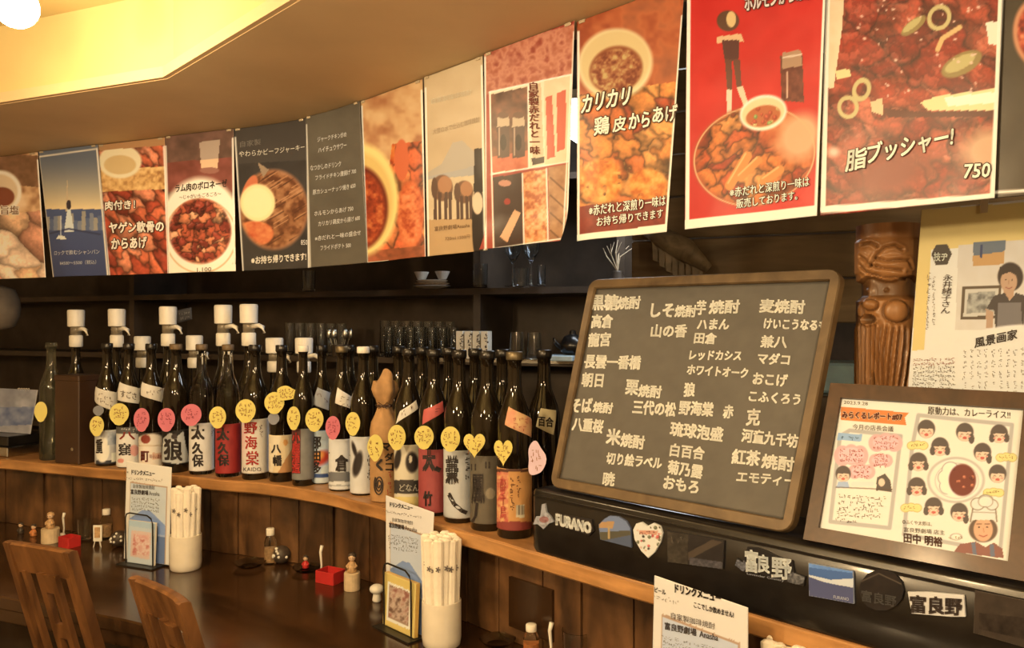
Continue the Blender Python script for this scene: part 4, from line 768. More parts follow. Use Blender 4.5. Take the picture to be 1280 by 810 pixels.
k.scrib(1166, 345, 1166, 4, (120, 100, 80), 405, 4, .6, vert=True); k.scrib(1160, 340, 1158, 4, (120, 100, 80), 410, 5, .6, vert=True)
k.text('風景画家', 1219, 430, 1272, 13, (84, 70, 54), 418, 0, .02)
for i in range(8): k.scrib(1142-i*.3, 447+i*5.2, 1194, 3.4, (150, 70, 50) if i < 2 else (90, 74, 58), 446+i*5.4, i, .6)
for j in range(5):
    for i in range(14): k.scrib(1204+i*9.0, 437+j*14-i*.4, 1204+i*9.0, 4.5, (140, 124, 102), 448+j*14-i*.4, i+j, .7, vert=True)
k.build('lettering', s, t)
a = [aq.f(np.array(u), np.array(v), .002) for u, v in ((.42, .955), (.47, .955), (.47, 1.07), (.42, 1.07))]
MB().hexa([*a, *[p+np.array([-.0006, -.0006, 0]) for p in a]]).build('tape', M_TAPE, t, t)
# ================================================================ CARVED PILLAR
tc_ = W(1110, 300, 1.335); TR_ = .0495; z0, z1 = SHELF, EYE+.168
nu, nv = 260, 360
A, Zz = np.meshgrid(np.linspace(0, 2*math.pi, nu, endpoint=False), np.linspace(z0, z1, nv)); face_a = math.atan2(-tc_[1], -tc_[0])
a = (A-face_a+math.pi) % (2*math.pi)-math.pi
X_ = a*TR_; y_ = HY+(EYE-Zz)/1.29*F       # X_ metres across the front (+ = right seen from the guest side), y_ picture rows
Xp = X_/1.29*F+1110
def gb(cx, cy, sx_, sy_, h): return h*np.exp(-((Xp-cx)/sx_)**2-((y_-cy)/sy_)**2)
r = np.zeros(A.shape); groove_dark = np.zeros(A.shape)  # second array darkens the wood colour in brow hollow, mouth, rims and grooves
def seg(x0, y0, x1, y1):
    dx, dy = x1-x0, y1-y0; tt = np.clip(((Xp-x0)*dx+(y_-y0)*dy)/(dx*dx+dy*dy), 0, 1); return np.hypot(Xp-x0-tt*dx, y_-y0-tt*dy)
# head band with leaf relief
lf = np.clip((y_-296)/4, 0, 1)*np.clip((342-y_)/4, 0, 1); r += .0018*lf
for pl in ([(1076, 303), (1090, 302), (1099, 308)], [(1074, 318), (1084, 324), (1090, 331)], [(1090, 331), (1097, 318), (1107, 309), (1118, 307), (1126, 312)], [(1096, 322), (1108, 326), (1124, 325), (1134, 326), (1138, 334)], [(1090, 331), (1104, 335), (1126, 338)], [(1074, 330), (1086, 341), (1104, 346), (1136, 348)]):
    d = np.min([seg(*p, *q_) for p, q_ in zip(pl[:-1], pl[1:])], 0); g_ = np.exp(-(d/1.5)**2); r -= .0026*g_; groove_dark += .55*g_
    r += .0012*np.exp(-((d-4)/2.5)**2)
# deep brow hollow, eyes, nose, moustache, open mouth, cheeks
hol = np.clip((y_-347-3*np.sin(Xp*.12))/3, 0, 1)*np.clip((376-y_)/7, 0, 1); r -= .0075*hol; groove_dark += .8*hol
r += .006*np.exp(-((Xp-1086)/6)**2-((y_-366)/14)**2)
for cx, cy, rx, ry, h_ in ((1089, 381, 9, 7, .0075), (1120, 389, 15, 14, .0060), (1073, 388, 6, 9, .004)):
    d = np.hypot((Xp-cx)/rx, (y_-cy)/ry); r += h_*np.sqrt(np.clip(1-d*d, 0, 1)); rim = np.exp(-((d-1.05)/.13)**2); r -= .0022*rim; groove_dark += .5*rim*(d > .9)
d = np.hypot((Xp-1087)/10, (y_-399)/6.5); r += .0035*np.exp(-((d-1.1)/.25)**2); r -= .007*np.clip(1.1-d, 0, 1); groove_dark += .9*np.clip((1-d)*3, 0, 1)
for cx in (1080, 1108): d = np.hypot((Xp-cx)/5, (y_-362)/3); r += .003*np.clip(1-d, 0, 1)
beard = np.clip((y_-400-.14*abs(Xp-1087))/8, 0, 1); wv_ = Xp*.80+5.0*fbm(Xp/16, y_/55, 3)+.10*(y_-400)*np.sin((Xp-1087)*.03); st = np.sin(wv_); r += beard*.0022*st; groove_dark += beard*.45*np.clip(-st-.45, 0, 1)*2
d = np.hypot((Xp-1093-(y_-480)*.15)/5, (y_-478)/16); r -= .004*np.clip(1-d, 0, 1); groove_dark += .7*np.clip(1-d, 0, 1)
back = np.clip((abs(a)-1.9)/.6, 0, 1); r = TR_+1.25*r*(1-back)
V = np.stack([tc_[0]+r*np.cos(A), tc_[1]+r*np.sin(A), Zz], -1).reshape(-1, 3); i = np.arange(nu*nv).reshape(nv, nu); j = np.roll(i, -1, 1)
q = np.stack([i[:-1], j[:-1], j[1:], i[1:]], -1).reshape(-1, 4).tolist()+[tuple(i[-1]), tuple(i[0][::-1])]
t = thing('carved_pillar', (tc_[0], tc_[1], z0), 'brown carved wooden pillar of a bearded face right of the blackboard', 'carving')
sc_ = np.clip(1-.72*np.clip(groove_dark*(1-back), 0, 1), 0, 1).ravel()[:, None]*np.ones(3)
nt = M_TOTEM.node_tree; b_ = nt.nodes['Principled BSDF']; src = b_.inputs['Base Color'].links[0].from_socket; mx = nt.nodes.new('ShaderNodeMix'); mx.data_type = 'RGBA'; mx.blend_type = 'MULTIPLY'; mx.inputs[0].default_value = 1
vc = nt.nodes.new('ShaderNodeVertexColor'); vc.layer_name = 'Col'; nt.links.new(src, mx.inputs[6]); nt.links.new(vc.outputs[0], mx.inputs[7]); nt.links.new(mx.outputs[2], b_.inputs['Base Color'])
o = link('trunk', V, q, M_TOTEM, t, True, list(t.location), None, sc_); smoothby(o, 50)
# ================================================================ BOTTLES
BR = .0362
def bprof(h=.40, R=BR):
    P = [(R*.93, 0), (R, .004), (R, h*.595), (R*.97, h*.63), (R*.86, h*.675), (R*.66, h*.725), (R*.49, h*.77), (R*.42, h*.82), (R*.395, h*.90), (R*.40, h*.945), (R*.46, h*.95), (R*.46, h*.965)]
    return P
def proff(h=.40, R=BR, z0=SHELF):
    P = bprof(h, R); zs = np.array([p[1] for p in P])+z0; rs = np.array([p[0] for p in P]); return lambda z: np.interp(z, zs, rs)
LB = {}
def bottle(px, off, label, h=.40, glass=None, cap=M_BLACK, lab=None, neck=None, R=BR, name='shochu_bottle', group='shochu bottles on the shelf', liquid=None):
    c = on(px, off, SHELF); t = thing(name, c, label, 'bottle', group)
    P = bprof(h, R)
    smoothby(MB().lathe(P, c, 28).build('glass_body', glass or M_DARKGLASS, t, t), 50)
    MB().lathe([(R*.47, h*.955), (R*.49, h*.96), (R*.49, h*.995), (R*.44, h)], c, 20).build('cap', cap, t, t, True)
    pf = proff(h, R)
    if lab:
        y0, y1, paint, ink, g = lab; zf = c[1]-R*.9
        za = EYE-(y1-HY)/F*zf; zb = EYE-(y0-HY)/F*zf; sp = 1.75
        sf = Can(c, pf, az=[(-sp, za), (sp, za), (sp, zb), (-sp, zb)])
        s = sheet('label', sf, 56, max(20, int((y1-y0)*.8)), paint, M_MATTE, t, t, g)
        if ink: k = Ink(sf, g); ink(k); k.build('lettering', s, t)
    if neck:
        q, paint, ink = neck
        sf = Can(c, pf, corners_px=[q[3], q[2], q[1], q[0]])
        s = sheet('neck_label', sf, 26, 20, paint, M_MATTE, t, t, 1.0)
        if ink: k = Ink(sf); ink(k); k.build('lettering', s, t)
    return t
BK = (44, 32, 24); CR = (238, 216, 176)
def flat(*cols, sc=12, sd=1): return lambda p: p.mott(ONE, list(cols), sc, sd)
nl = flat((236, 212, 168), (226, 200, 155))
def scr(x0, y0, x1, y1, h, rows=2, col=(90, 60, 40)): return lambda k: [k.scrib(x0, y0+i*h*1.25, x1, h, col, y1+i*h*1.25, i, .6) for i in range(rows)]
bottle(64, .07, 'smoky green bottle with no front label, leftmost on the shelf', glass=M_GREENGLASS, cap=M_GREENGLASS)
def l1(p): p.mott(ONE, [(176, 160, 132), (206, 190, 158)], 12, 3); p.poly([(120, 575), (150, 575), (150, 583), (120, 583)], (50, 48, 46)); p.poly([(139, 566), (147, 566), (147, 577), (139, 577)], (226, 214, 190)); p.ell(128, 562, 9, 16, (232, 214, 176)); p.mott(p.mpoly([(134, 540), (150, 540), (150, 556), (134, 556)]), [(200, 188, 160), (120, 118, 110)], 6, 2)
bottle(134, .062, 'dark bottle with a landscape label right of the brown box', lab=(538, 580, l1, lambda k: k.text('重', 121, 566, 128, 17, BK, bold=.03), .8), neck=([(120, 483), (147, 491), (146, 516), (118, 500)], nl, scr(123, 497, 144, 505, 6)))
def l2(p): p.put(ONE, (228, 206, 166)); p.poly([(140, 530), (180, 530), (180, 542), (140, 542)], (96, 86, 70)); p.ell(168, 563, 6, 7, (222, 150, 120)); p.ell(151, 576, 4, 3, (214, 130, 100))
bottle(161, .062, 'dark bottle labelled in red and black behind the upper left menu card', lab=(534, 584, l2, lambda k: (k.text('八', 150, 549, 168, 9, (130, 36, 26), bold=.04), k.text('窪', 149, 569, 163, 15, BK, bold=.03), k.scrib(152, 538, 172, 4, (220, 200, 160))), .85), neck=([(150, 477), (176, 487), (175, 505), (147, 500)], nl, lambda k: k.text('すごさ', 151, 496, 170, 9, (80, 55, 35), 500)))
def l3(p): p.put(ONE, (50, 36, 26)); p.ell(189, 562, 26, 20, (236, 206, 160)); p.poly([(160, 556), (220, 556), (220, 600), (160, 600)], (236, 206, 160)); p.ell(182, 549, 6, 5.5, (150, 56, 34)); p.line([(170, 557), (205, 557)], 1, (190, 150, 100)); p.poly([(190, 566), (202, 566), (202, 574), (190, 574)], (220, 166, 120))
bottle(189, .062, 'dark bottle with an arched peach label and red seal', lab=(541, 584, l3, lambda k: (k.text('町', 177, 577, 186, 13, (110, 40, 26), bold=.03), k.text('明るい農村', 187, 573, 202, 5, (150, 66, 36))), .88), neck=([(178, 477), (207, 486), (204, 504), (176, 494)], nl, scr(181, 490, 202, 496, 7, 1)))
def l4(p): p.put(ONE, (24, 17, 13)); p.poly([(204, 548), (212, 541), (222, 545), (229, 539), (233, 560), (238, 576), (222, 580), (202, 577)], (196, 182, 150)); p.ell(218, 546, 4, 3.5, (60, 44, 34))
bottle(220, .060, 'tall black bottle with a torn grey label and brush wolf character', R=.040, lab=(538, 581, l4, lambda k: k.text('狼', 206, 574, 227, 26, BK, 576, 0, .03), .95), cap=M_FRAMEB)
l5 = flat((236, 214, 174), (228, 206, 166))
bottle(252, .062, 'clear bottle with a white label and three black brush characters', glass=M_CLEAR, cap=M_FRAMEB, lab=(529, 589, l5, lambda k: (k.text('太', 240, 549, 255, 17, BK, bold=.04), k.text('久', 241, 567, 253, 14, BK, bold=.04), k.text('保', 241, 583, 254, 15, BK, bold=.03), k.scrib(263, 536, 263, 4, (90, 60, 40), 556, vert=True)), .95))
bottle(285, .060, 'clear bottle with a crimson label and black brush characters', glass=M_CLEAR, cap=M_FRAMEB, lab=(530, 592, flat((150, 34, 28), (168, 44, 34)), lambda k: (k.text('太', 272, 550, 286, 15, BK, bold=.04), k.text('久', 273, 567, 285, 14, BK, bold=.04), k.text('保', 273, 582, 286, 14, BK, bold=.03)), .95))
def l7(p): p.mott(ONE, [(238, 214, 172), (230, 204, 160)], 12, 3); p.ell(300, 545, 8, 20, (236, 180, 150), soft=.8)
bottle(319, .060, 'dark bottle with a tall white label and red characters', R=.0385, lab=(524, 592, l7, lambda k: (k.text('野', 306, 542, 321, 14, (176, 34, 26), bold=.03), k.text('海', 307, 561, 321, 16, (176, 34, 26), bold=.02), k.text('棠', 308, 581, 323, 17, (176, 34, 26), bold=.02), k.scrib(324, 532, 324, 4, (80, 50, 40), 550, vert=True), k.text('KAIDO', 305, 589, 326, 5, (70, 50, 40))), 1.0))
def l8(p): p.put(ONE, (236, 196, 130)); p.poly([(336, 545), (352, 545), (340, 592), (330, 592)], (240, 208, 150)); p.poly([(358, 572), (368, 556), (370, 595), (345, 595)], (196, 132, 70)); p.ell(357, 553, 3, 4, (226, 150, 70))
bottle(352, .064, 'dark bottle with an orange and cream label below a yellow tag cluster', lab=(544, 591, l8, lambda k: (k.text('八', 340, 566, 351, 10, BK, bold=.04), k.text('幡', 342, 582, 352, 13, BK, bold=.03)), 1.0))
def l9(p): p.mott(ONE, [(128, 116, 92), (146, 132, 106)], 9, 3); p.poly([(360, 535), (376, 535), (376, 592), (360, 592)], (90, 40, 30))
bottle(379, .046, 'dark bottle with red lettering running down a grey label', R=.031, lab=(536, 600, l9, lambda k: (k.text('小\n鹿\n酒\n造', 366, 591, 375, 50, (206, 54, 40), bold=.04),), 1.0), cap=M_WHITEPL)
def l10(p): p.mott(ONE, [(190, 196, 194), (222, 214, 190)], 12, 3); p.ell(400, 573, 14, 8, (206, 60, 36), -25, .3); p.ell(398, 570, 8, 5, (236, 150, 60), -25, .4); p.ell(410, 590, 9, 9, (222, 216, 196)); p.poly([(385, 534), (420, 534), (420, 539), (385, 539)], (110, 140, 160)); p.poly([(385, 592), (420, 592), (420, 597), (385, 597)], (60, 80, 110))
bottle(402, .096, 'dark bottle with a pale blue label and orange sun', R=.031, lab=(538, 604, l10, lambda k: k.text('那\n由\n多', 391, 592, 401, 46, BK, bold=.04), 1.0), neck=([(397, 484), (419, 493), (415, 515), (391, 505)], flat((176, 164, 140), (150, 140, 120)), scr(397, 498, 413, 505, 7, 1)))
def l11(p): p.put(ONE, (232, 214, 178)); p.poly([(405, 590), (450, 590), (450, 602), (405, 602)], (120, 112, 96)); p.poly([(405, 606), (450, 606), (450, 608), (405, 608)], (170, 160, 136))
bottle(427, .062, 'dark bottle with a white label banded grey and one black character', R=.035, cap=M_BRASS, lab=(549, 612, l11, lambda k: (k.text('倉', 420, 589, 434, 20, BK, bold=.04), k.stroke([(412, 566), (437, 569)], 1.8, BK)), 1.0), neck=([(422, 484), (444, 500), (443, 514), (419, 504)], nl, scr(424, 499, 438, 507, 6, 2)))
def l12(p): p.mott(ONE, [(230, 212, 176), (220, 202, 166)], 12, 3); p.ell(447, 580, 5.5, 16, BK, 12, .2); p.ell(443, 562, 2.5, 10, BK, -15, .3)
bottle(454, .068, 'dark bottle with a white label showing a black ink figure', R=.035, cap=M_WHITEPL, lab=(546, 617, l12, lambda k: k.scrib(460, 556, 458, 6, BK, 606, 2, 1.0, vert=True), 1.0))
# kraft paper wrapped bottle
c = on(481, .062, SHELF); t = thing('wrapped_bottle', c, 'bottle wrapped in tied kraft paper with a spiral drawing and a leaf shaped tag', 'bottle', 'shochu bottles on the shelf')
smoothby(MB().lathe(bprof(.295), c, 24).build('glass_body', M_DARKGLASS, t, t), 50)
kp = [(.0375, .002), (.0385, .03), (.0384, .17), (.0385, .185), (.0355, .205), (.0275, .222), (.020, .238), (.0175, .247), (.0205, .256), (.029, .275), (.033, .290), (.027, .312)]
mk = mat('kraft_paper', (.42, .25, .115), .7, var=.15, scale=40, bump=.4)
Rr = []
for r_, z_ in kp:
    row = []
    for j in range(36):
        an = 2*math.pi*j/36; cr = (.0016 if z_ > .19 else .0004)*math.sin(an*7+z_*60)+(.005*math.sin(an*5) if z_ > .27 else 0); zz = z_+((.034*max(0, math.cos(an-math.radians(-75)))**3-.012*max(0, math.sin(an*2))) if z_ > .30 else 0)
        row.append((c[0]+(r_+cr)*math.cos(an), c[1]+(r_+cr)*math.sin(an), c[2]+zz))
    Rr.append(row)
MB().rings(Rr, False).build('paper_wrap', mk, t, t, True)
MB().lathe([(.0175, .243), (.0205, .245), (.0205, .250), (.0175, .252)], c, 20, False).build('ribbon', M_FRAMED, t, t, True)
ca = on(478, .018, 0)
MB().tube([(c[0], c[1]-.022, c[2]+.248) if q == 0 else (c[0]+dx, c[1]-.026, c[2]+.248+dz) for q, dx, dz in ((0, 0, 0), (1, -.012, .010), (1, -.020, .003), (1, -.012, -.006), (0, 0, 0), (1, .010, .010), (1, .018, 0), (1, .008, -.006), (0, 0, 0))], .0012, 6).build('ribbon_bow', M_FRAMED, t, t)
kf = Can(c, lambda z: np.zeros_like(z)+.0388, az=[(-1.2, SHELF), (1.2, SHELF), (1.2, SHELF+.2), (-1.2, SHELF+.2)])
k = Ink(kf); k.text('マ', 476, 563, 489, 9, BK, bold=.04); k.text('ダ', 481, 576, 491, 10, BK, bold=.03); k.text('コ', 482, 588, 491, 9, BK, bold=.03); k.text('く', 471, 588, 478, 14, BK, bold=.05)
sp = [(474+(2+.26*i)*math.cos(i*.5)*.55, 606+(2+.26*i)*math.sin(i*.5)*1.3) for i in range(34)]; k.stroke(sp, 1.6, BK); k.scrib(485, 592, 484, 5, (170, 50, 40), 622, 3, .8, vert=True); k.build('lettering', t, t)
def l14(p): p.put(ONE, (232, 204, 150)); p.ell(515, 578, 8, 13, BK, 0, .15); p.ell(513, 574, 2, 5, (232, 204, 150)); p.ell(497, 574, 4, 13, BK, 10, .2); p.poly([(485, 600), (540, 600), (540, 617), (485, 617)], (62, 52, 40)); p.poly([(485, 621), (540, 621), (540, 635), (485, 635)], (236, 200, 110))
bottle(511, .062, 'dark bottle with a cream label, ink ring and dark lower band', lab=(556, 634, l14, lambda k: k.text('どなん', 500, 614, 523, 9, (190, 170, 130)), 1.05), neck=([(500, 514), (520, 500), (523, 510), (495, 530)], nl, scr(502, 518, 519, 507, 7, 1)))
bottle(542, .062, 'dark bottle with a dusty red label and matching neck strip', lab=(562, 641, flat((164, 66, 54), (176, 76, 62)), lambda k: (k.text('大', 530, 588, 543, 26, BK, bold=.05), k.stroke([(544, 585), (550, 588)], 6, BK), k.text('竹', 530, 632, 540, 18, BK, bold=.03)), 1.05), neck=([(530, 512), (553, 501), (555, 514), (528, 531)], flat((206, 90, 70), (190, 76, 60)), scr(533, 520, 550, 510, 7, 1, (90, 30, 24))))
def l16(p): p.mott(ONE, [(200, 186, 156), (214, 198, 166)], 14, 3)
bottle(574, .062, 'dark bottle with a grey white label and bold black brush stroke', lab=(563, 648, l16, lambda k: (k.text('兼', 559, 604, 572, 34, BK, bold=.04), k.stroke([(562, 618), (568, 630), (577, 638), (583, 641)], 5, BK), k.stroke([(562, 616), (566, 624)], 3, BK), k.scrib(581, 572, 581, 6, BK, 604, 5, 1.1, vert=True)), 1.05))
def l17(p): p.mott(ONE, [(100, 84, 58), (112, 94, 66)], 14, 3); p.ell(613, 617, 6, 7, (150, 128, 90))
bottle(609, .062, 'dark bottle with an olive brown label and pale disc', R=.038, lab=(570, 655, l17, lambda k: (k.text('一', 592, 586, 610, 4, BK, 583, bold=.05), k.text('風', 592, 628, 604, 34, BK, bold=.05), k.stroke([(597, 628), (595, 645), (591, 652)], 3, BK)), 1.05))
def l18(p):
    p.mott(ONE, [(214, 140, 66), (226, 156, 80)], 14, 3); p.mott(p.mpoly([(620, 590), (636, 590), (636, 652), (620, 652)]), [(206, 90, 62), (236, 170, 96)], 4, 3, 2); p.poly([(600, 586), (680, 586), (680, 590), (600, 590)], (96, 52, 30)); p.poly([(600, 652), (680, 652), (680, 664), (600, 664)], (150, 60, 44)); p.poly([(645, 631), (656, 631), (656, 647), (645, 647)], (236, 208, 150))
    for i in range(5): p.line([(646.5+i*2, 632), (646.5+i*2, 643)], .8, (70, 46, 30))
bottle(643, .062, 'dark bottle with an orange label, pink pattern and barcode', R=.038, lab=(586, 663, l18, lambda k: (k.scrib(638, 600, 638, 5, (110, 60, 30), 642, 1, .9, vert=True), k.scrib(646, 598, 646, 4.5, (110, 60, 30), 624, 2, .8, vert=True), k.text('酔\n千\n鳥', 626, 648, 633, 50, (206, 84, 60), bold=.02)), 1.05), neck=([(636, 508), (668, 524), (664, 547), (631, 531)], flat((236, 190, 110), (222, 140, 90)), scr(640, 524, 660, 532, 7, 2, (180, 80, 50))), cap=M_BRASS)
bottle(680, .21, 'dark bottle with a yellow neck label half hidden by the black case', R=.038, neck=([(676, 510), (695, 513), (692, 544), (670, 533)], flat((238, 206, 140), (230, 196, 128)), lambda k: k.text('百合', 673, 532, 691, 12, BK, 534, 0, .03)))
# bottles of the rear row, some with dispensing pumps
def pump_bottle(px, ytop, off, label, big=True, name='pump_bottle', R=.036):
    c = on(px, off, SHELF); top = EYE-(ytop-HY)/F*c[1]; ph = .112 if big else .095; h = top-SHELF-ph
    t = thing(name, c, label, 'bottle', 'dispenser bottles behind the front row')
    smoothby(MB().lathe(bprof(h, R), c, 24).build('glass_body', M_DARKGLASS, t, t), 50)
    b = h*.945; k = ph/.112
    MB().lathe([(.020, b), (.0225, b+.003), (.0225, b+.040*k), (.019, b+.043*k)], c, 20).build('pump_collar', M_WHITEPL, t, t, True)
    MB().lathe([(.0185, b+.043*k), (.0185, b+.078*k)], c, 20).build('pump_chamber', M_SMOKEPL, t, t, True)
    sc_ = MB().lathe([(.022, b+.072*k), (.0275, b+.074*k), (.0285, top-SHELF-.006), (.0265, top-SHELF-.001), (.02, top-SHELF)], c, 24).build('pump_head', M_WHITEPL, t, t, True); smoothby(sc_, 45)
    z = c[2]+b+.062*k; d = DL
    MB().tube([(c[0]+d[0]*.016, c[1]+d[1]*.016-.006, z), (c[0]+d[0]*.045, c[1]+d[1]*.045-.012, z+.004), (c[0]+d[0]*.062, c[1]+d[1]*.062-.016, z-.002), (c[0]+d[0]*.068, c[1]+d[1]*.068-.018, z-.020)], [.008, .007, .007, .005], 10).build('pump_spout', M_WHITEPL, t, t, True)
for px, yt, off, bg, lb in ((95, 387, .19, True, 'bottle with a white pump rising above the brown box'), (146, 386, .19, True, 'bottle with a tall white pump, second from the left'), (210, 383, .19, True, 'bottle with the tall white pump above the wolf label bottle'), (279, 381, .19, True, 'bottle with the tall white pump above the crimson label bottle'), (311, 380, .19, True, 'bottle with the tall white pump above the red character bottle'),
                            (178, 420, .27, False, 'short bottle with a low white pump above the arched peach label'), (243, 419, .27, False, 'short bottle with a low white pump between the wolf bottle and the clear bottle'), (343, 422, .26, False, 'short bottle with a low white pump above the orange cream label'), (380, 422, .26, False, 'short bottle with a low white pump, rightmost of the pumps')):
    pump_bottle(px, yt, off, lb, bg)
for px, lb in ((498, 'bare dark bottle in the rear row behind the kraft paper bottle'), (528, 'bare dark bottle in the rear row behind the dusty red label'), (561, 'bare dark bottle in the rear row behind the grey white label'), (594, 'bare dark bottle in the rear row behind the olive brown label'), (628, 'bare dark bottle in the rear row behind the orange label'), (466, 'bare dark bottle in the rear row behind the ink figure label'), (436, 'bare dark bottle in the rear row behind the grey banded label'), ):
    bottle(px, .165, lb, group='bare bottles of the rear row', cap=M_BLACK)
# brown tall box
c = on(99, .065, SHELF); rz = -math.radians(22.3)
t = thing('bottle_box', c, 'tall plain brown gift box standing between the leftmost bottles', 'box')
mbx = mat('brown_carton', (.045, .022, .012), .45, var=.15, scale=12, coat=.15)
hbx = EYE-(468-HY)/F*c[1]-SHELF
MB().box((c[0], c[1], SHELF+hbx*.48), (.112, .095, hbx*.96), rz, .003).build('box_body', mbx, t, t); MB().box((c[0], c[1], SHELF+hbx*.965), (.116, .099, hbx*.07), rz, .003).build('box_lid', mbx, t, t)
n_ = -NL*.0485; e_ = DL*.028
o = MB().lathe([(.006, 0), (.006, .002), (.004, .0025)], (0, 0, 0), 16).build('emblem', M_STEEL, t); o.location = (float(n_[0]+e_[0]), float(n_[1]+e_[1]), .05); o.rotation_euler = (math.pi/2, 0, rz)
# ---- price tags
YT = (242, 205, 92); PK = (226, 112, 104)
def tag_card(cx, cy, rx, ry, col, label, shape='e', off=-.004, tilt=0):
    c = on(cx, off); Z = c[1]; s_ = Z/F
    pts = []
    for i in range(28):
        a = 2*math.pi*i/28; x, y = math.cos(a), math.sin(a)
        if shape == 'e': yy = y*(1 if y > 0 else 1)
        if shape == 'h': x, yy = 16*math.sin(a)**3/16.5, (13*math.cos(a)-5*math.cos(2*a)-2*math.cos(3*a)-math.cos(4*a)+2)/15
        elif shape == 'l': x, yy = math.cos(a)*(1-.35*(math.sin(a) < -.2)*abs(math.sin(a))), math.sin(a)
        elif shape == 'c': yy = y; x = x*(1+.18*math.cos(3*a)); yy = yy*(1+.12*math.cos(3*a+1))
        else: yy = y if shape == 'h' else yy if shape == 'l' else y
        if shape == 'h': yy = (13*math.cos(a)-5*math.cos(2*a)-2*math.cos(3*a)-math.cos(4*a)+2)/15
        if shape == 'e' and y < -.85: yy = y*1.12
        pts.append((x*rx*s_, yy*ry*s_))
    z = EYE-(cy-HY)*s_; X0 = c[0]
    f_ = np.array([X0, Z]); fr = f_/np.linalg.norm(f_); ex = np.array([fr[1], -fr[0]]); n = len(pts)
    V = [(X0+ex[0]*a-fr[0]*w_, Z+ex[1]*a-fr[1]*w_, z+b) for w_ in (0, .0012) for a, b in pts]
    ci = len(V); t = thing('price_tag', (X0, Z, z-ry*s_), label, 'tag', 'shaped price tags on the bottles')
    cols = np.tile(alb(col), (len(V), 1))
    o = link('card', V, [tuple(range(n)), tuple(range(2*n-1, n-1, -1))]+[(i, (i+1) % n, n+(i+1) % n, n+i) for i in range(n)], M_MATTE, t, False, list(t.location), None, cols)
    q = Quad(*[(X0+ex[0]*a-fr[0]*.0013, Z+ex[1]*a-fr[1]*.0013, z+b) for a, b in ((-rx*s_, -ry*s_), (rx*s_, -ry*s_), (rx*s_, ry*s_), (-rx*s_, ry*s_))])
    k = Ink(q); ic = (150, 84, 30) if col[1] > 150 else (150, 40, 50)
    if rx > 7.5:
        for i in range(3):
            yy = cy-ry*.28+i*ry*.40; wd = rx*.74*math.sqrt(max(.1, 1-((yy-cy-1)/ry)**2)); k.scrib(cx-wd, yy, cx+wd, ry*.34, ic, yy-1, i, .75, w=.0006)
        k.build('lettering', o, t)
    wv = X0+fr[0]*.004; MB().tube([(X0, Z+.001, z), (X0+fr[0]*.035, Z+fr[1]*.035, z+.012)], .0012, 6).build('pick', M_FRAMEB, t, t)
for a in ((51, 514, 7, 12, YT, 'small yellow oval tag left of the smoky green bottle'), (121, 532, 8, 12, YT, 'yellow oval tag right of the brown box'), (149, 517, 11, 13, YT, 'round yellow tag between the two leftmost neck labels'), (177, 524, 9, 14, PK, 'pink oval tag above the arched peach label'), (208, 524, 10, 14, PK, 'pink oval tag left of the torn wolf label'), (239, 518, 12, 13, PK, 'round pink tag left of the white label clear bottle'), (272, 521, 10, 13, YT, 'yellow tag at the crimson label clear bottle'), (307, 513, 12, 14, YT, 'yellow tag on the white label with red characters'),
          (367, 522, 8, 14, YT, 'narrow yellow tag above the red lettered grey label'), (393, 524, 11, 14, YT, 'yellow tag above the pale blue label'), (416, 534, 9, 14, PK, 'pink oval tag above the grey banded label'), (441, 529, 9, 14, YT, 'narrow yellow tag above the ink figure label'), (496, 546, 11, 15, YT, 'yellow tag right of the kraft paper bottle'), (530, 546, 12, 14, YT, 'yellow tag left of the dusty red label'), (563, 548, 12, 15, YT, 'yellow oval tag on the grey white label')):
    tag_card(*a)
tag_card(343, 503, 12, 13, YT, 'lower round yellow tag of the cluster above the orange cream label', off=-.010); tag_card(358, 492, 13, 9, YT, 'upper fan shaped yellow tag of the cluster', 'c', .004); tag_card(342, 523, 7, 7, (150, 138, 120), 'small grey round tag below the yellow cluster', off=-.008); tag_card(123, 513, 6, 6, (140, 128, 108), 'small grey round tag on the landscape label bottle', off=.0)
tag_card(469, 560, 10, 17, YT, 'leaf shaped yellow tag on the kraft paper bottle', 'l', -.006); tag_card(593, 557, 14, 16, YT, 'yellow heart tag above the olive brown label', 'h', -.004); tag_card(629, 566, 12, 17, YT, 'yellow heart tag above the orange label', 'h', -.004); tag_card(670, 574, 11, 21, (236, 190, 170), 'pale pink tag beside the black case', 'c', .004)
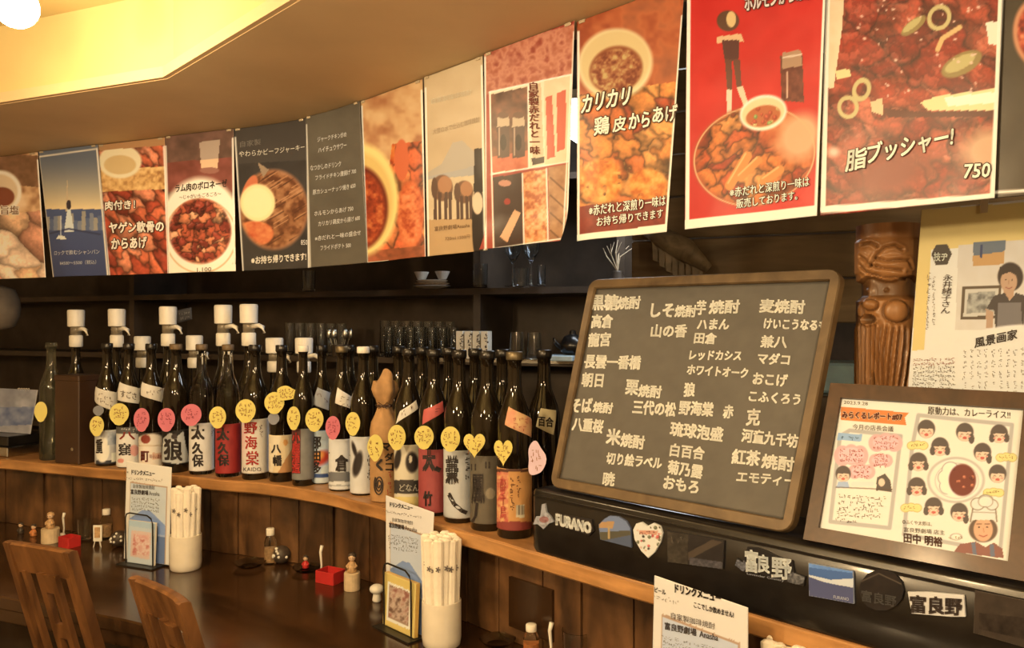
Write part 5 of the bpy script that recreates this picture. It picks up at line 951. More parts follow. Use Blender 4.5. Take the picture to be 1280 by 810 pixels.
# ================================================================ CHAIRS
def chair(px, py, label, ang, wd=.235, H=.95):
    """ang: direction of the back's width in plan; (px,py) = top right corner"""
    d = np.array([math.cos(ang), -math.sin(ang)]); n = np.array([-d[1], d[0]])      # n towards the counter
    Z = (EYE-H)/((py-HY)/F); P0 = np.array([(px-640)/F*Z, Z]); mid = P0-d*wd/2
    t = thing('counter_chair', (*(mid+n*.22), 0), label, 'chair', 'wooden chairs along the counter')
    L = lambda x, y, z: (*(mid+d*x+n*y), z)
    def back(z): return .0 if z > H else (H-z)/(H-.44)*.145       # lean of the back
    def bar(x0, x1, z0, z1, th, curve=0, name='part', x0b=None, x1b=None, nseg=6):
        mb = MB(); Rr = []; x0b = x0 if x0b is None else x0b; x1b = x1 if x1b is None else x1b
        for i in range(nseg+1):
            f = i/nseg; xt = x0+(x1-x0)*f; xb = x0b+(x1b-x0b)*f; c_ = -curve*(1-(2*xt/wd)**2)*-1
            yt, yb = back(z1)+c_, back(z0)+c_
            Rr.append([L(xb, yb-th/2, z0), L(xb, yb+th/2, z0), L(xt, yt+th/2, z1), L(xt, yt-th/2, z1)])
        return mb.rings(Rr)
    rl = MB(); Rr = []
    for i in range(13):
        f = i/12; x = -wd/2+wd*f; c_ = .016*(1-(2*f-1)**2); zt = H-.006*(1-(2*f-1)**2); zb = H-.072; ov = .004
        Rr.append([L(x, back(zb)+c_-.010, zb), L(x, back(zb)+c_+.010, zb), L(x, back(zt)+c_+.011, zt-.004), L(x, back(zt)+c_+.006, zt), L(x, back(zt)+c_-.006, zt), L(x, back(zt)+c_-.011, zt-.004)])
    rl.rings(Rr).build('top_rail', M_CHAIR, t, t)
    for sg in (-1, 1):
        mb = MB(); Rr = []
        for z, y, w_ in ((0, .20, .018), (.25, .155, .020), (.44, .145, .022), (.65, back(.65), .020), (H-.002, back(H), .017)):
            x = sg*(wd/2-.008)
            Rr.append([L(x-w_/2, y-w_*.62, z), L(x+w_/2, y-w_*.62, z), L(x+w_/2, y+w_*.62, z), L(x-w_/2, y+w_*.62, z)])
        mb.rings(Rr).build('back_post', M_CHAIR, t, t)
    # central splat in two blades with a slot and cross piece, and a thin slat either side
    for x0, x1 in ((-.030, -.012), (.012, .030)): bar(x0, x1, .47, H-.066, .012).build('back_splat', M_CHAIR, t, t)
    bar(-.012, .012, H-.11, H-.068, .012).build('splat_bridge', M_CHAIR, t, t); bar(-.012, .012, H-.22, H-.185, .012).build('splat_bridge', M_CHAIR, t, t)
    bar(-.078, -.066, .47, H-.066, .012).build('back_slat', M_CHAIR, t, t); bar(.066, .078, .47, H-.066, .012).build('back_slat', M_CHAIR, t, t)
    bar(-wd/2+.01, wd/2-.01, .45, .485, .02).build('lower_rail', M_CHAIR, t, t)
    m = MB(); Rr = []
    for z, e in ((.425, .0), (.432, .004), (.452, .004), (.46, 0)): Rr.append([L(-wd/2-.012-e, .13-e, z), L(wd/2+.012+e, .13-e, z), L(wd/2+.03+e, .47+e, z), L(-wd/2-.03-e, .47+e, z)])
    m.rings(Rr).build('seat', M_CHAIR, t, t)
    for sg in (-1, 1):
        MB().rings([[L(sg*(wd/2+.01)+a*w_, .44+b*w_, z) for a, b in ((-1, -1), (1, -1), (1, 1), (-1, 1))] for z, w_ in ((0, .012), (.425, .017))]).build('front_leg', M_CHAIR, t, t)
chair(91, 689, 'honey brown wooden chair back at the left end of the counter', math.radians(24), .208)
chair(231, 753, 'wooden chair back in the lower left, second along the counter', math.radians(43), .212)
chair(470, 905, 'wooden chair showing only its top corner at the bottom edge', math.radians(50), .212)
# ================================================================ MENU STANDS AND CHOPSTICKS
def basis(px, py, ang=None):
    """table point seen at px,py with the counter's local direction"""
    Z = (EYE-TAB)/((py-HY)/F); X = (px-640)/F*Z; return np.array([X, Z])
M_YEL = mat('yellow_frame', (.62, .42, .12), .4, var=.1)
def menu_stand(name, P, d, lean, label, cardlab, wd, hh, kind, inkfn, paintfn, g):
    n = np.array([-d[1], d[0]]); L = lambda x, y, z: np.array([*(P+d*x+n*y), TAB+z])
    t = thing('menu_holder', L(0, 0, 0), label, 'holder')
    m = MB().tube([L(-.055, -.012, .004), L(-.055, -.014, .135), L(-.050, -.014, .148), L(-.038, -.014, .152), L(.030, -.014, .150), L(.045, -.014, .142), L(.05, -.013, .128), L(.05, -.012, .004)], .0022, 8); m.build('wire_loop', M_WIRE, t, t)
    m = MB().hexa([L(-.07, -.035, 0), L(.07, -.035, 0), L(.07, .035, 0), L(-.07, .035, 0), L(-.07, -.035, .004), L(.07, -.035, .004), L(.07, .035, .004), L(-.07, .035, .004)]); m.build('base_plate', M_WIRE, t, t)
    MB().tube([L(-.05, .03, .004), L(-.05, .034, .12), L(.05, .034, .12), L(.05, .03, .004)], .002, 8).build('rear_loop', M_WIRE, t, t)
    q = Quad(L(-wd/2, .010, .006), L(wd/2, .010, .006), L(wd/2+lean[1], .024, hh+lean[2]), L(-wd/2+lean[0], .024, hh))
    c = thing('menu_card', L(0, .01, .006), cardlab, 'menu', 'drink menu cards on the counter')
    s = sheet('printed_sheet', q, 90, 150, lambda p: paintfn(p, q), M_GLOSS, c, c, g, .002); k = Ink(q, g); inkfn(k); k.build('lettering', s, c)
    return L
def mcard(p, q):
    """white card, thin frame, picture of a blue mountain at its foot"""
    xy = lambda u, v: tuple(float(a) for a in proj(q.f(np.array(u), np.array(v))))
    R4 = lambda u0, v0, u1, v1: [xy(u0, v0), xy(u1, v0), xy(u1, v1), xy(u0, v1)]
    p.put(ONE, (238, 216, 178)); p.poly(R4(.09, 0, .93, .80), (190, 150, 110)); p.poly(R4(.11, 0, .91, .785), (206, 200, 184)); p.poly(R4(.11, 0, .91, .36), (170, 172, 168)); p.poly([xy(.11, .42), xy(.38, .52), xy(.55, .53), xy(.9, .40), xy(.9, .3), xy(.11, .3)], (138, 150, 164)); p.poly(R4(.11, 0, .91, .28), (108, 118, 132)); p.poly(R4(.66, .22, .74, .38), (40, 36, 34))
def micro(k, x0, y0, x1, y1, h, sl, col=(90, 74, 60), rows=3, gap=1.5):
    for i in range(rows): k.scrib(x0, y0+i*h*gap, x1, h, col, y1+i*h*gap, i, .38)
LMH = 'black wire menu holder on the counter '
dl = DL; P = basis(179, 706)
L = menu_stand('a', P, dl, (-.004, -.004, -.006), LMH+'left of the far chopstick cup', 'far drink menu card leaning in the holder nearest the left chair', .176, .294, 0,
    lambda k: (k.text('ドリンクメニュー', 165, 593, 194, 6, BK, 595, 0, .03), k.scrib(155, 592, 161, 3, BK), micro(k, 155, 599, 203, 602, 2.8, 0, rows=1), k.text('自家製珈琲焼酎', 167, 610, 194, 5, (80, 66, 54), 612), k.text('富良野劇場', 164, 617.5, 186, 6, (80, 66, 54), 619, 0, .02), k.text('Anasha', 187, 619, 200, 5, (80, 66, 54), 620), micro(k, 165, 624, 200, 627, 3, 0, rows=4)), mcard, .92)
def booklet(L, x0, x1, y, h, col, label, pic, th=.006, m=None, name='booklet', cat='booklet'):
    c = L((x0+x1)/2, y, .005); t = thing(name, c, label, cat)
    B = [L(x0, y, .005), L(x1, y, .005), L(x1, y+th, .005), L(x0, y+th, .005), L(x0, y+.006, h), L(x1, y+.006, h), L(x1, y+.006+th, h), L(x0, y+.006+th, h)]
    MB().hexa(B).build('cover', m or M_PAPER, t, t)
    q = Quad(L(x0, y-.0006, .005), L(x1, y-.0006, .005), L(x1, y+.0054, h), L(x0, y+.0054, h)); s = sheet('printed_front', q, 40, 50, lambda p: pic(p, lambda u, v: tuple(float(a) for a in proj(q.f(np.array(u), np.array(v))))), M_MATTE, t, t, .95, .0004)
def pa(p, xy): p.put(ONE, (206, 202, 188)); p.poly([xy(.0, .86), xy(1, .86), xy(1, 1), xy(0, 1)], (186, 194, 194)); p.poly([xy(.12, .14), xy(.85, .14), xy(.85, .76), xy(.12, .76)], (226, 186, 150)); p.mott(p.mpoly([xy(.2, .2), xy(.8, .2), xy(.8, .7), xy(.2, .7)]), [(206, 120, 96), (238, 200, 160), (226, 160, 130)], 4, 3, 2)
booklet(L, -.052, .052, -.010, .128, None, 'pale booklet with a pink picture in the far menu holder', pa)
P2 = basis(503, 790); d2 = DR
L2 = menu_stand('b', P2, d2, (-.022, .006, -.010), LMH+'left of the near chopstick cup', 'middle drink menu card in the holder with the yellow frame', .158, .294, 1,
    lambda k: (k.text('ドリンクメニュー', 488, 635, 517, 6.5, BK, 639, 0, .03), k.scrib(478, 637, 484, 3.5, BK), micro(k, 479, 643, 528, 650, 3.2, 0, rows=1), k.text('自家製珈琲焼酎', 491, 656, 517, 5.5, (80, 66, 54), 660), k.text('富良野劇場', 487, 664, 506, 6.5, (80, 66, 54), 667, 0, .02), k.text('Anasha', 507, 667, 522, 6, (80, 66, 54), 670), micro(k, 486, 676, 523, 682, 3.4, 0, rows=4)), mcard, 1.0)
def pb(p, xy):
    p.put(ONE, (226, 186, 92)); p.poly([xy(.12, .12), xy(.86, .12), xy(.86, .84), xy(.12, .84)], (242, 222, 180)); p.poly([xy(.17, .17), xy(.82, .17), xy(.82, .8), xy(.17, .8)], (168, 130, 92)); p.mott(p.mpoly([xy(.2, .2), xy(.8, .2), xy(.8, .78), xy(.2, .78)]), [(110, 74, 50), (206, 170, 130), (150, 90, 66)], 6, 3, 2)
booklet(L2, -.062, .060, -.011, .125, None, 'yellow framed photo propped in the near menu holder', pb, .01, M_YEL, 'photo_frame', 'picture')
P3 = (np.array([.2915, 1.23])); P3 = basis(875, 980)
P3 = np.array([.279, 1.235])
menu_stand('c', P3, d2, (-.002, -.008, -.010), LMH+'below the black case', 'near drink menu card below the black case, cut by the bottom edge', .176, .290, 2,
    lambda k: (k.text('ドリンクメニュー', 845, 740, 902, 10, BK, 753, 0, .04), k.text('ビール', 819, 739, 833, 6, BK, 743, 0, .02), micro(k, 818, 747, 850, 755, 5, 0, rows=1), k.text('ここでしか飲めません!', 869, 759, 918, 7.5, BK, 772, 0, .02), k.text('自家製珈琲焼酎', 840, 772, 895, 8, (80, 66, 54), 786), k.text('富良野劇場', 832, 785, 872, 9, (80, 66, 54), 794, 0, .02), k.text('Anasha', 876, 795, 899, 8, (80, 66, 54), 800), micro(k, 828, 796, 895, 812, 4, 0, rows=5)),
    lambda p, q: mcard(p, q), 1.05)
def cup(px, py, rad, hh, label, lab2, seed, n=21, top=.20):
    P = basis(px, py); t = thing('chopstick_cup', (*P, TAB), label, 'cup', 'cream mugs of chopsticks')
    c = (*P, TAB)
    o = MB().lathe([(rad*.86, 0), (rad*.95, .004), (rad, .02), (rad, hh*.97), (rad*.985, hh), (rad*.93, hh), (rad*.91, hh*.96), (rad*.90, .012), (rad*.3, .009)], c, 32).build('mug', M_CERAMIC, t, t); smoothby(o, 50)
    mb = MB().tube([(P[0]+rad*.97, P[1]+.018, TAB+hh*.8), (P[0]+rad*1.4, P[1]+.03, TAB+hh*.76), (P[0]+rad*1.5, P[1]+.034, TAB+hh*.5), (P[0]+rad*1.3, P[1]+.03, TAB+hh*.24), (P[0]+rad*.95, P[1]+.018, TAB+hh*.2)], .005, 10); 
    # handle turned to the far side
    v = np.array(mb.v); v[:, 0] -= P[0]; v[:, 1] -= P[1]; th = 1.15; v[:, 0], v[:, 1] = v[:, 0]*math.cos(th)-v[:, 1]*math.sin(th)+P[0], v[:, 0]*math.sin(th)+v[:, 1]*math.cos(th)+P[1]
    link('handle', v, mb.f, M_CERAMIC, t, True, list(t.location))
    R = random.Random(seed)
    for i in range(n):
        a = 2.4*i; rr = rad*.80*math.sqrt((i+.5)/n); rr = min(rr, rad*.68); x, y = P[0]+rr*math.cos(a), P[1]+rr*math.sin(a); tp = top+R.uniform(-.006, .008); w_ = rad*.25
        lx, ly = R.uniform(-.006, .006)+rr*.12*math.cos(a), R.uniform(-.004, .004)+rr*.12*math.sin(a)
        an = R.uniform(-.5, .5); ex, ey = math.cos(an), math.sin(an); Rr = []
        for z, k, cz in ((.014, .8, 0), (hh, .95, 0), (tp-.03, 1, 0), (tp-.004, 1.05, 0), (tp, .6, .002)):
            f = z/tp; cx, cy = x*(1)+lx*f, y+ly*f; wx = w_*k; wy = w_*.5*k
            Rr.append([(cx+ex*p_*wx-ey*q_*wy, cy+ey*p_*wx+ex*q_*wy, TAB+z) for p_, q_ in ((1, 0), (.7, .7), (0, 1), (-.7, .7), (-1, 0), (-.7, -.7), (0, -1), (.7, -.7))])
        mbs = MB().rings(Rr)
        o = T(link('chopstick_sleeve', mbs.v, mbs.f, M_SLEEVE, None, False, (x, y, TAB+.014)), lab2, 'chopsticks', 'paper sleeved chopsticks in the '+('far' if seed == 1 else 'middle' if seed == 2 else 'near')+' cup')
        if rr > rad*.4 and math.sin(a) < .2:   # small printed crest on the front sleeves
            q = Quad(*[(x+lx*f+dx, y+ly*f-w_*.75, TAB+z) for dx, z, f in ((-w_*.6, tp-.075, .7), (w_*.6, tp-.075, .7), (w_*.6, tp-.05, .8), (-w_*.6, tp-.05, .8))])
            k = Ink(q); (xa, ya), (xb, yb) = q.src[0], q.src[2]; cx, cy, r_ = (xa+xb)/2, (ya+yb)/2, abs(xb-xa)*.42
            for an2 in range(5): a2 = an2*1.2566; k.stroke([(cx, cy), (cx+r_*math.cos(a2), cy+r_*1.2*math.sin(a2))], r_*.5, (120, 100, 76), .0008)
            e = k.build('crest_print', None, o); e.parent = o; e.location = (0, 0, 0)
cup(232, 711, .0445, .100, 'cream mug of wrapped chopsticks beside the far menu card', 'white paper sleeved chopsticks bunched in the far cup', 1, top=.232)
cup(552, 806, .0435, .100, 'cream mug of wrapped chopsticks right of the yellow photo frame', 'white paper sleeved chopsticks bunched in the middle cup', 2, top=.236)
cup(985, 985, .042, .100, 'cream mug of wrapped chopsticks at the bottom edge below the case', 'white paper sleeved chopsticks bunched in the nearest cup', 3, top=.216)
# ================================================================ TRINKETS ON THE COUNTER
M_FIG = mat('painted_clay', (.50, .33, .18), .5, var=.3, scale=120); M_DKFIG = mat('dark_painted_clay', (.06, .045, .035), .45, var=.3, scale=100); M_ORFIG = mat('orange_painted_clay', (.55, .22, .08), .5, var=.3, scale=120)
M_STUMP = mat('pale_birch', (.62, .50, .34), .6, var=.12, scale=60, bump=.2); M_BLUEG = mat('blue_glass', (.10, .20, .42), .08, trans=.6); M_SKIN = mat('doll_face', (.72, .52, .36), .5, var=.05)
def TP(px, py): p = basis(px, py); return (float(p[0]), float(p[1]), TAB)
def U(px_len, p): return px_len*p[1]/F
def stump(px, py, w_, h_, lab):
    p = TP(px, py); r = U(w_, p)/2; h = U(h_, p); return T(link('wooden_stump', (m := MB().lathe([(r*.96, 0), (r, .002), (r, h-.002), (r*.95, h)], p, 18)).v, m.f, M_STUMP, None, False, p), lab, 'stump')
def doll(px, py, base, h_, lab, m1, m2=None, z=0):
    p = TP(px, base); h = U(h_, p); p = (p[0], p[1], TAB+z); t = thing('doll_figurine', p, lab, 'figurine')
    smoothby(MB().lathe([(h*.20, 0), (h*.26, h*.05), (h*.24, h*.3), (h*.15, h*.52), (h*.09, h*.58)], p, 16).build('body', m1, t, t), 60)
    MB().ball((p[0], p[1], p[2]+h*.76), (h*.19, h*.19, h*.2), 16, 10).build('head', M_SKIN, t, t, True)
    mb = MB(); mb.ball((p[0], p[1]+h*.04, p[2]+h*.84), (h*.22, h*.2, h*.17), 16, 10); mb.build('hair', m2 or M_DKFIG, t, t, True)
    for sg in (-1, 1):
        MB().tube([(p[0]+sg*h*.13, p[1], p[2]+h*.48), (p[0]+sg*h*.26, p[1]-h*.08, p[2]+h*.32), (p[0]+sg*h*.16, p[1]-h*.22, p[2]+h*.26)], h*.055, 8).build('arm', m1, t, t, True)
        MB().ball((p[0]+sg*h*.07, p[1]-h*.175, p[2]+h*.77), h*.025, 8, 6).build('eye', M_DKFIG, t, t)
def spoon(px, top, base, lab):
    p = TP(px, base); h = U(base-top, p); t = thing('white_spoon', p, lab, 'spoon')
    MB().tube([(p[0]-.002, p[1], TAB+.008), (p[0], p[1], TAB+h*.4), (p[0]-.003, p[1], TAB+h*.8), (p[0]+.001, p[1], TAB+h)], [.0035, .0028, .004, .005], 8).build('handle', M_WHITEGLZ, t, t, True)
    MB().ball((p[0]-.004, p[1]-.004, TAB+.009), (.011, .009, .0085), 12, 8).build('bowl', M_WHITEGLZ, t, t, True)
def basket(px, py, w_, h_, lab):
    p = TP(px, py); w2 = U(w_, p)/2; h = U(h_, p); t = thing('red_basket', p, lab, 'basket')
    MB().box((p[0], p[1], TAB+.003), (w2*2, w2*1.6, .006), -.5, .001).build('floor', M_RED, t, t)
    for k_ in range(4):
        a = -.5+k_*math.pi/2; L_ = w2*(1.0 if k_ % 2 else .8); cx, cy = p[0]+math.cos(a+math.pi/2)*(w2*.8 if k_ % 2 == 0 else w2)*1, p[1]+math.sin(a+math.pi/2)*(w2*.8 if k_ % 2 == 0 else w2)
        MB().box((cx, cy, TAB+h/2), ((w2*2 if k_ % 2 == 0 else w2*1.6), .003, h), a, .0008).build('side', M_RED, t, t)
def tumbler(px, py, w_, h_, lab, m=None, name='glass_tumbler', flare=1.1, grp=None, p=None, cat='glass'):
    p = p or TP(px, py); r = U(w_, p)/2; h = U(h_, p)
    pr = [(r*.9/flare, 0), (r/flare, .002), (r, h), (r*.93, h), (r*.9/flare, h*.12), (r*.3, h*.1)]
    mb = MB().lathe(pr, p, 20); o = T(link(name, mb.v, mb.f, m or M_CLEAR, None, False, p), lab, cat, grp); smoothby(o, 50); return o
def jar(px, py, w_, h_, lab, m=None, fill=None):
    p = TP(px, py); r = U(w_, p)/2; h = U(h_, p); t = thing('glass_jar', p, lab, 'jar')
    smoothby(MB().lathe([(r*.9, 0), (r, .003), (r, h*.6), (r*.75, h*.74), (r*.6, h*.78), (r*.6, h*.84)], p, 20).build('glass_body', m or M_CLEAR, t, t), 50)
    MB().lathe([(r*.66, h*.80), (r*.68, h*.82), (r*.68, h*.98), (r*.6, h)], p, 18).build('lid', M_WHITEPL, t, t, True)
    if fill: smoothby(MB().lathe([(r*.80, .005), (r*.86, .008), (r*.86, h*.45), (r*.7, h*.46)], p, 18).build('contents', fill, t, t), 50)
def dish(px, py, w_, lab, h=.014):
    p = TP(px, py); r = U(w_, p)/2; mb = MB().lathe([(r*.6, 0), (r*.7, .002), (r, h), (r*.96, h), (r*.66, .004), (r*.2, .003)], p, 28); o = T(link('glass_dish', mb.v, mb.f, M_CLEAR, None, False, p), lab, 'dish'); smoothby(o, 50)
doll(42, 0, 670, 15, 'tiny orange figurine at the left end of the counter', M_ORFIG)
stump(63, 678, 21, 18, 'pale birch stump at the left under a doll'); p = TP(63, 678); doll(63, 0, 678, 20, 'small doll sitting on the left birch stump', M_FIG, M_FIG, U(18, p))
doll(26, 0, 667, 14, 'tiny dark figurine nearest the left picture edge', M_DKFIG)
basket(87, 683, 20, 13, 'red basket on the counter behind the left chair'); spoon(80, 641, 672, 'white spoon standing beside the left red basket'); tumbler(106, 674, 17, 26, 'clear tumbler between the left basket and the miniature easel')
p = TP(122, 684); h = U(29, p); w_ = U(11, p); t = thing('miniature_easel', p, 'miniature white easel picture on the counter at left', 'easel')
MB().box((p[0], p[1], TAB+h*.60), (w_, .003, h*.70), 0, .0008).build('picture_board', M_WHITEGLZ, t, t)
MB().box((p[0], p[1]-.0022, TAB+h*.64), (w_*.62, .0012, h*.45), 0).build('picture', M_FIG, t, t)
for dx in (-.4, .4): MB().tube([(p[0]+dx*w_*1.1, p[1]-.002, TAB), (p[0]+dx*w_*.7, p[1]-.001, TAB+h*.28)], .0014, 6).build('leg', M_WHITEGLZ, t, t)
MB().tube([(p[0], p[1]+.016, TAB), (p[0], p[1]+.002, TAB+h*.6)], .0014, 6).build('leg', M_WHITEGLZ, t, t)
jar(133, 672, 14, 36, 'small white capped jar behind the miniature easel', None, M_FIG)
def bauble(px, py, w_, lab):
    p = TP(px, py); r = U(w_, p)/2; t = thing('glass_bauble', p, lab, 'ornament'); R = random.Random(px)
    MB().ball((p[0], p[1], TAB+r), r, 20, 14).build('globe', M_DKFIG, t, t, True)
    for i in range(9):
        a = R.uniform(-2.6, -.5); b = R.uniform(-.3, .9); MB().ball((p[0]+r*math.cos(b)*math.cos(a), p[1]+r*math.cos(b)*math.sin(a), TAB+r+r*math.sin(b)), r*.16, 8, 6).build('white_petal', M_WHITEGLZ, t, t)
bauble(149, 683, 20, 'dark round ornament with white petals left of the far menu card')
dish(312, 708, 40, 'clear glass dish alone on the counter middle'); jar(338, 704, 15, 44, 'white capped glass jar beside the middle ornament', None, M_FIG); bauble(352, 704, 22, 'dark round ornament with white petals in the middle of the counter')
dish(383, 714, 36, 'clear glass dish holding a red figurine'); doll(382, 0, 712, 16, 'tiny red figurine in the glass dish', M_RED, None, .0045); tumbler(394, 706, 22, 24, 'clear tumbler behind the middle red basket', p=TP(396, 700))
basket(413, 727, 28, 15, 'red basket in front of the blue glass'); spoon(402, 682, 722, 'white spoon standing left of the middle red basket'); tumbler(418, 712, 15, 28, 'blue glass beside the middle doll', M_BLUEG, p=TP(420, 708))
stump(440, 737, 20, 22, 'pale birch stump in the middle under a doll'); p = TP(440, 737); doll(440, 0, 737, 24, 'dark haired doll on the middle birch stump', M_FIG, None, U(22, p))
# mushroom figurine
p = TP(471, 752); t = thing('mushroom_figurine', p, 'white mushroom figurine left of the near menu holder', 'figurine'); h = U(22, p)
smoothby(MB().lathe([(h*.2, 0), (h*.26, h*.1), (h*.2, h*.5), (h*.16, h*.6)], p, 16).build('stem', M_WHITEGLZ, t, t), 60); MB().ball((p[0], p[1], TAB+h*.72), (h*.42, h*.42, h*.28), 16, 10).build('mushroom_cap', M_WHITEGLZ, t, t, True)
# right group, near the bottom edge
dish(622, 806, 46, 'clear glass dish at the bottom, right of the chopsticks'); jar(664, 822, 20, 42, 'glass jar with amber content at the bottom edge', None, M_ORFIG); spoon(689, 778, 830, 'white spoon standing at the bottom edge'); tumbler(722, 826, 40, 45, 'clear tumbler at the bottom edge', p=TP(722, 832))
doll(718, 0, 800, 56, 'dark doll with a round black hat below the case', M_DKFIG, M_DKFIG); basket(700, 850, 30, 18, 'red basket just below the bottom edge'); doll(757, 0, 822, 34, 'small brown figurine left of the near menu card', M_ORFIG)
# ================================================================ LEFT END: calendar on electronics
P = on(20, .12, SHELF); t = thing('black_receiver', P, 'black electronic box stack at the far left end of the shelf', 'electronics')
MB().box((P[0]-.03, P[1], SHELF+.018), (.22, .16, .034), rz, .003).build('lower_box', M_STEEL, t, t); MB().box((P[0]-.035, P[1]+.01, SHELF+.054), (.22, .16, .034), rz, .003).build('upper_box', M_BLACK, t, t)
P = on(14, .11, SHELF+.072); q = Quad(*[np.array([*(P[:2]+DL*a+NL*b), SHELF+.072+z]) for a, b, z in ((-.12, 0, 0), (.095, 0, 0), (.093, .03, .155), (-.12, .03, .155))])
t = thing('desk_calendar', P, 'grey blue desk calendar standing on the black electronic box', 'calendar')
sheet('page', q, 50, 50, lambda p: (p.mott(ONE, [(126, 118, 108), (176, 162, 142)], 14, 3), p.mott(p.mpoly([(-60, 510), (60, 508), (60, 530), (-60, 535)]), [(86, 90, 104), (140, 136, 130)], 9, 4)), M_MATTE, t, t, .75, .004)
for i in range(5): a = q.f(np.array(.55+i*.06), np.array(1.0)); MB().tube([a+np.array([0, 0, -.004]), a+np.array([0, -.004, .002]), a+np.array([0, .004, .004]), a+np.array([0, .006, -.003])], .0012, 6).build('ring', M_WHITEPL, t, t)
# ================================================================ BACK BAR
def bk(px, off=.95):
    """point of the back bar line (straight, parallel to the left wing) seen at column px"""
    t_ = (px-640)/F; B = np.array([BX, BY])+NL*off; s_ = (t_*B[1]-B[0])/(DL[0]-t_*DL[1]); return B+DL*s_
def bz(py, P): return EYE-(py-HY)/F*P[1]
t = thing('back_cabinet', (*bk(500, 1.1), 0), 'dark open shelving cabinet behind the bar holding glassware', 'cabinet')
c0, c1 = bk(-150, 1.15), bk(800, 1.15); cm = (c0+c1)/2; Ln = np.linalg.norm(c1-c0)
Pm = bk(480, .95); zs1 = bz(363, Pm); zs2 = bz(446, Pm)
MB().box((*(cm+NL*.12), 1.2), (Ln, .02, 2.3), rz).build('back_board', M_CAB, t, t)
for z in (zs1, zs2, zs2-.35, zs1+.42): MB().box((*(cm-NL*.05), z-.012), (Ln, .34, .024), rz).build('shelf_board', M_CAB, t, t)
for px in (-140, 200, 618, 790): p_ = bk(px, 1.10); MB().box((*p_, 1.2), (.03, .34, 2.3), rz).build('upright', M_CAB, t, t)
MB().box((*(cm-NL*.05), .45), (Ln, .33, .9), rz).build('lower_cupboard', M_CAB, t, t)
e0_, e1_ = bk(535, .925), bk(735, .925); MB().box((*((e0_+e1_)/2), zs2-.006), (float(np.linalg.norm(e1_-e0_)), .012, .016), rz).build('steel_edge', M_STEEL, t, t)
def bglass(px, py, w_, h_, off, lab, grp, m=None, name='tumbler', z=None, flare=1.08):
    p = bk(px, off); zz = z if z is not None else bz(py, p); p3 = (float(p[0]), float(p[1]), float(zz)); return tumbler(0, 0, w_, h_, lab, m or M_BLUECLEAR, name, flare, grp, p3)
ORD = ['first', 'second', 'third', 'fourth', 'fifth', 'sixth', 'seventh']
for r_, (off, hh) in enumerate(((.92, 38), (1.02, 44))):
    for i in range(7): bglass(486+i*13.5-r_*5, 0, 12.5, hh, off, ORD[i]+' clear tumbler from the left in the '+('front' if r_ == 0 else 'rear')+' row right of the spoons', 'tumblers '+('in front' if r_ == 0 else 'behind')+' on the right back shelf', z=zs2+.001)
for i in range(6): bglass(362+i*13, 0, 12, 40, .97, ORD[i]+' clear tumbler from the left beside the cup of spoons', 'tumblers on the left back shelf', z=zs2+.001)
for i, px in enumerate((646, 668)): bglass(px, 0, 17, 34, .90, ['upturned glass left of the pair beside the blackboard', 'upturned glass right of the pair beside the blackboard'][i], None, name='upturned_glass', z=zs2+.001, flare=.85)
# tall cartons
for i, px in enumerate((577, 587.5, 597.5, 608)):
    p = bk(px, .90); h = .105; o = thing('carton', (*p, zs2), ['leftmost cream carton of the four on the back shelf', 'second cream carton from the left on the back shelf', 'third cream carton from the left on the back shelf', 'rightmost cream carton of the four on the back shelf'][i], 'carton', 'cream cartons on the back shelf')
    MB().box((p[0], p[1], zs2+h/2+.001), (.028, .04, h), rz, .001).build('carton_body', M_PAPER, o, o)
    q = Quad(*[np.array([*(p+DL*a-NL*.0205), zs2+z]) for a, z in ((-.012, .006), (.012, .006), (.012, h-.006), (-.012, h-.006))]); k = Ink(q); xs = [a for a, b in q.src]; ys = [b for a, b in q.src]
    k.scrib(px-2.2, min(ys)+5, px-2.2, 4.4, (90, 70, 50), max(ys)-2, i, 1.2, vert=True); k.build('lettering', o, o)
# wine glasses on the upper shelf
for i, px in enumerate((641, 664)):
    p = bk(px, .88); c = (p[0], p[1], zs1+.001)
    o = MB().lathe([(.030, 0), (.031, .002), (.006, .006), (.0035, .012), (.0035, .085), (.010, .095), (.028, .125), (.033, .155), (.030, .185), (.029, .185), (.031, .155), (.026, .127), (.008, .100), (.002, .098)], c, 24).solo('wine_glass', M_BLUECLEAR, ['left stemmed glass below the red bordered poster', 'right stemmed glass below the red bordered poster'][i], 'glass', 'stemmed glasses on the upper shelf'); smoothby(o, 50)
bglass(652, 0, 20, 24, .95, 'squat clear glass behind the two stemmed glasses', None, name='squat_glass', z=zs1+.001); bglass(677, 0, 11, 26, .90, 'narrow clear glass right of the two stemmed glasses', None, name='narrow_glass', z=zs1+.001)
bglass(386, 0, 17, 26, .92, 'blue tinted glass on the upper back shelf below the price list poster', None, M_BLUECLEAR, 'blue_tinted_glass', z=zs1+.001); bglass(600, 0, 20, 30, .92, 'blue tinted jar on the upper back shelf left of the stemmed glasses', None, M_BLUECLEAR, 'blue_tinted_jar', z=zs1+.001)
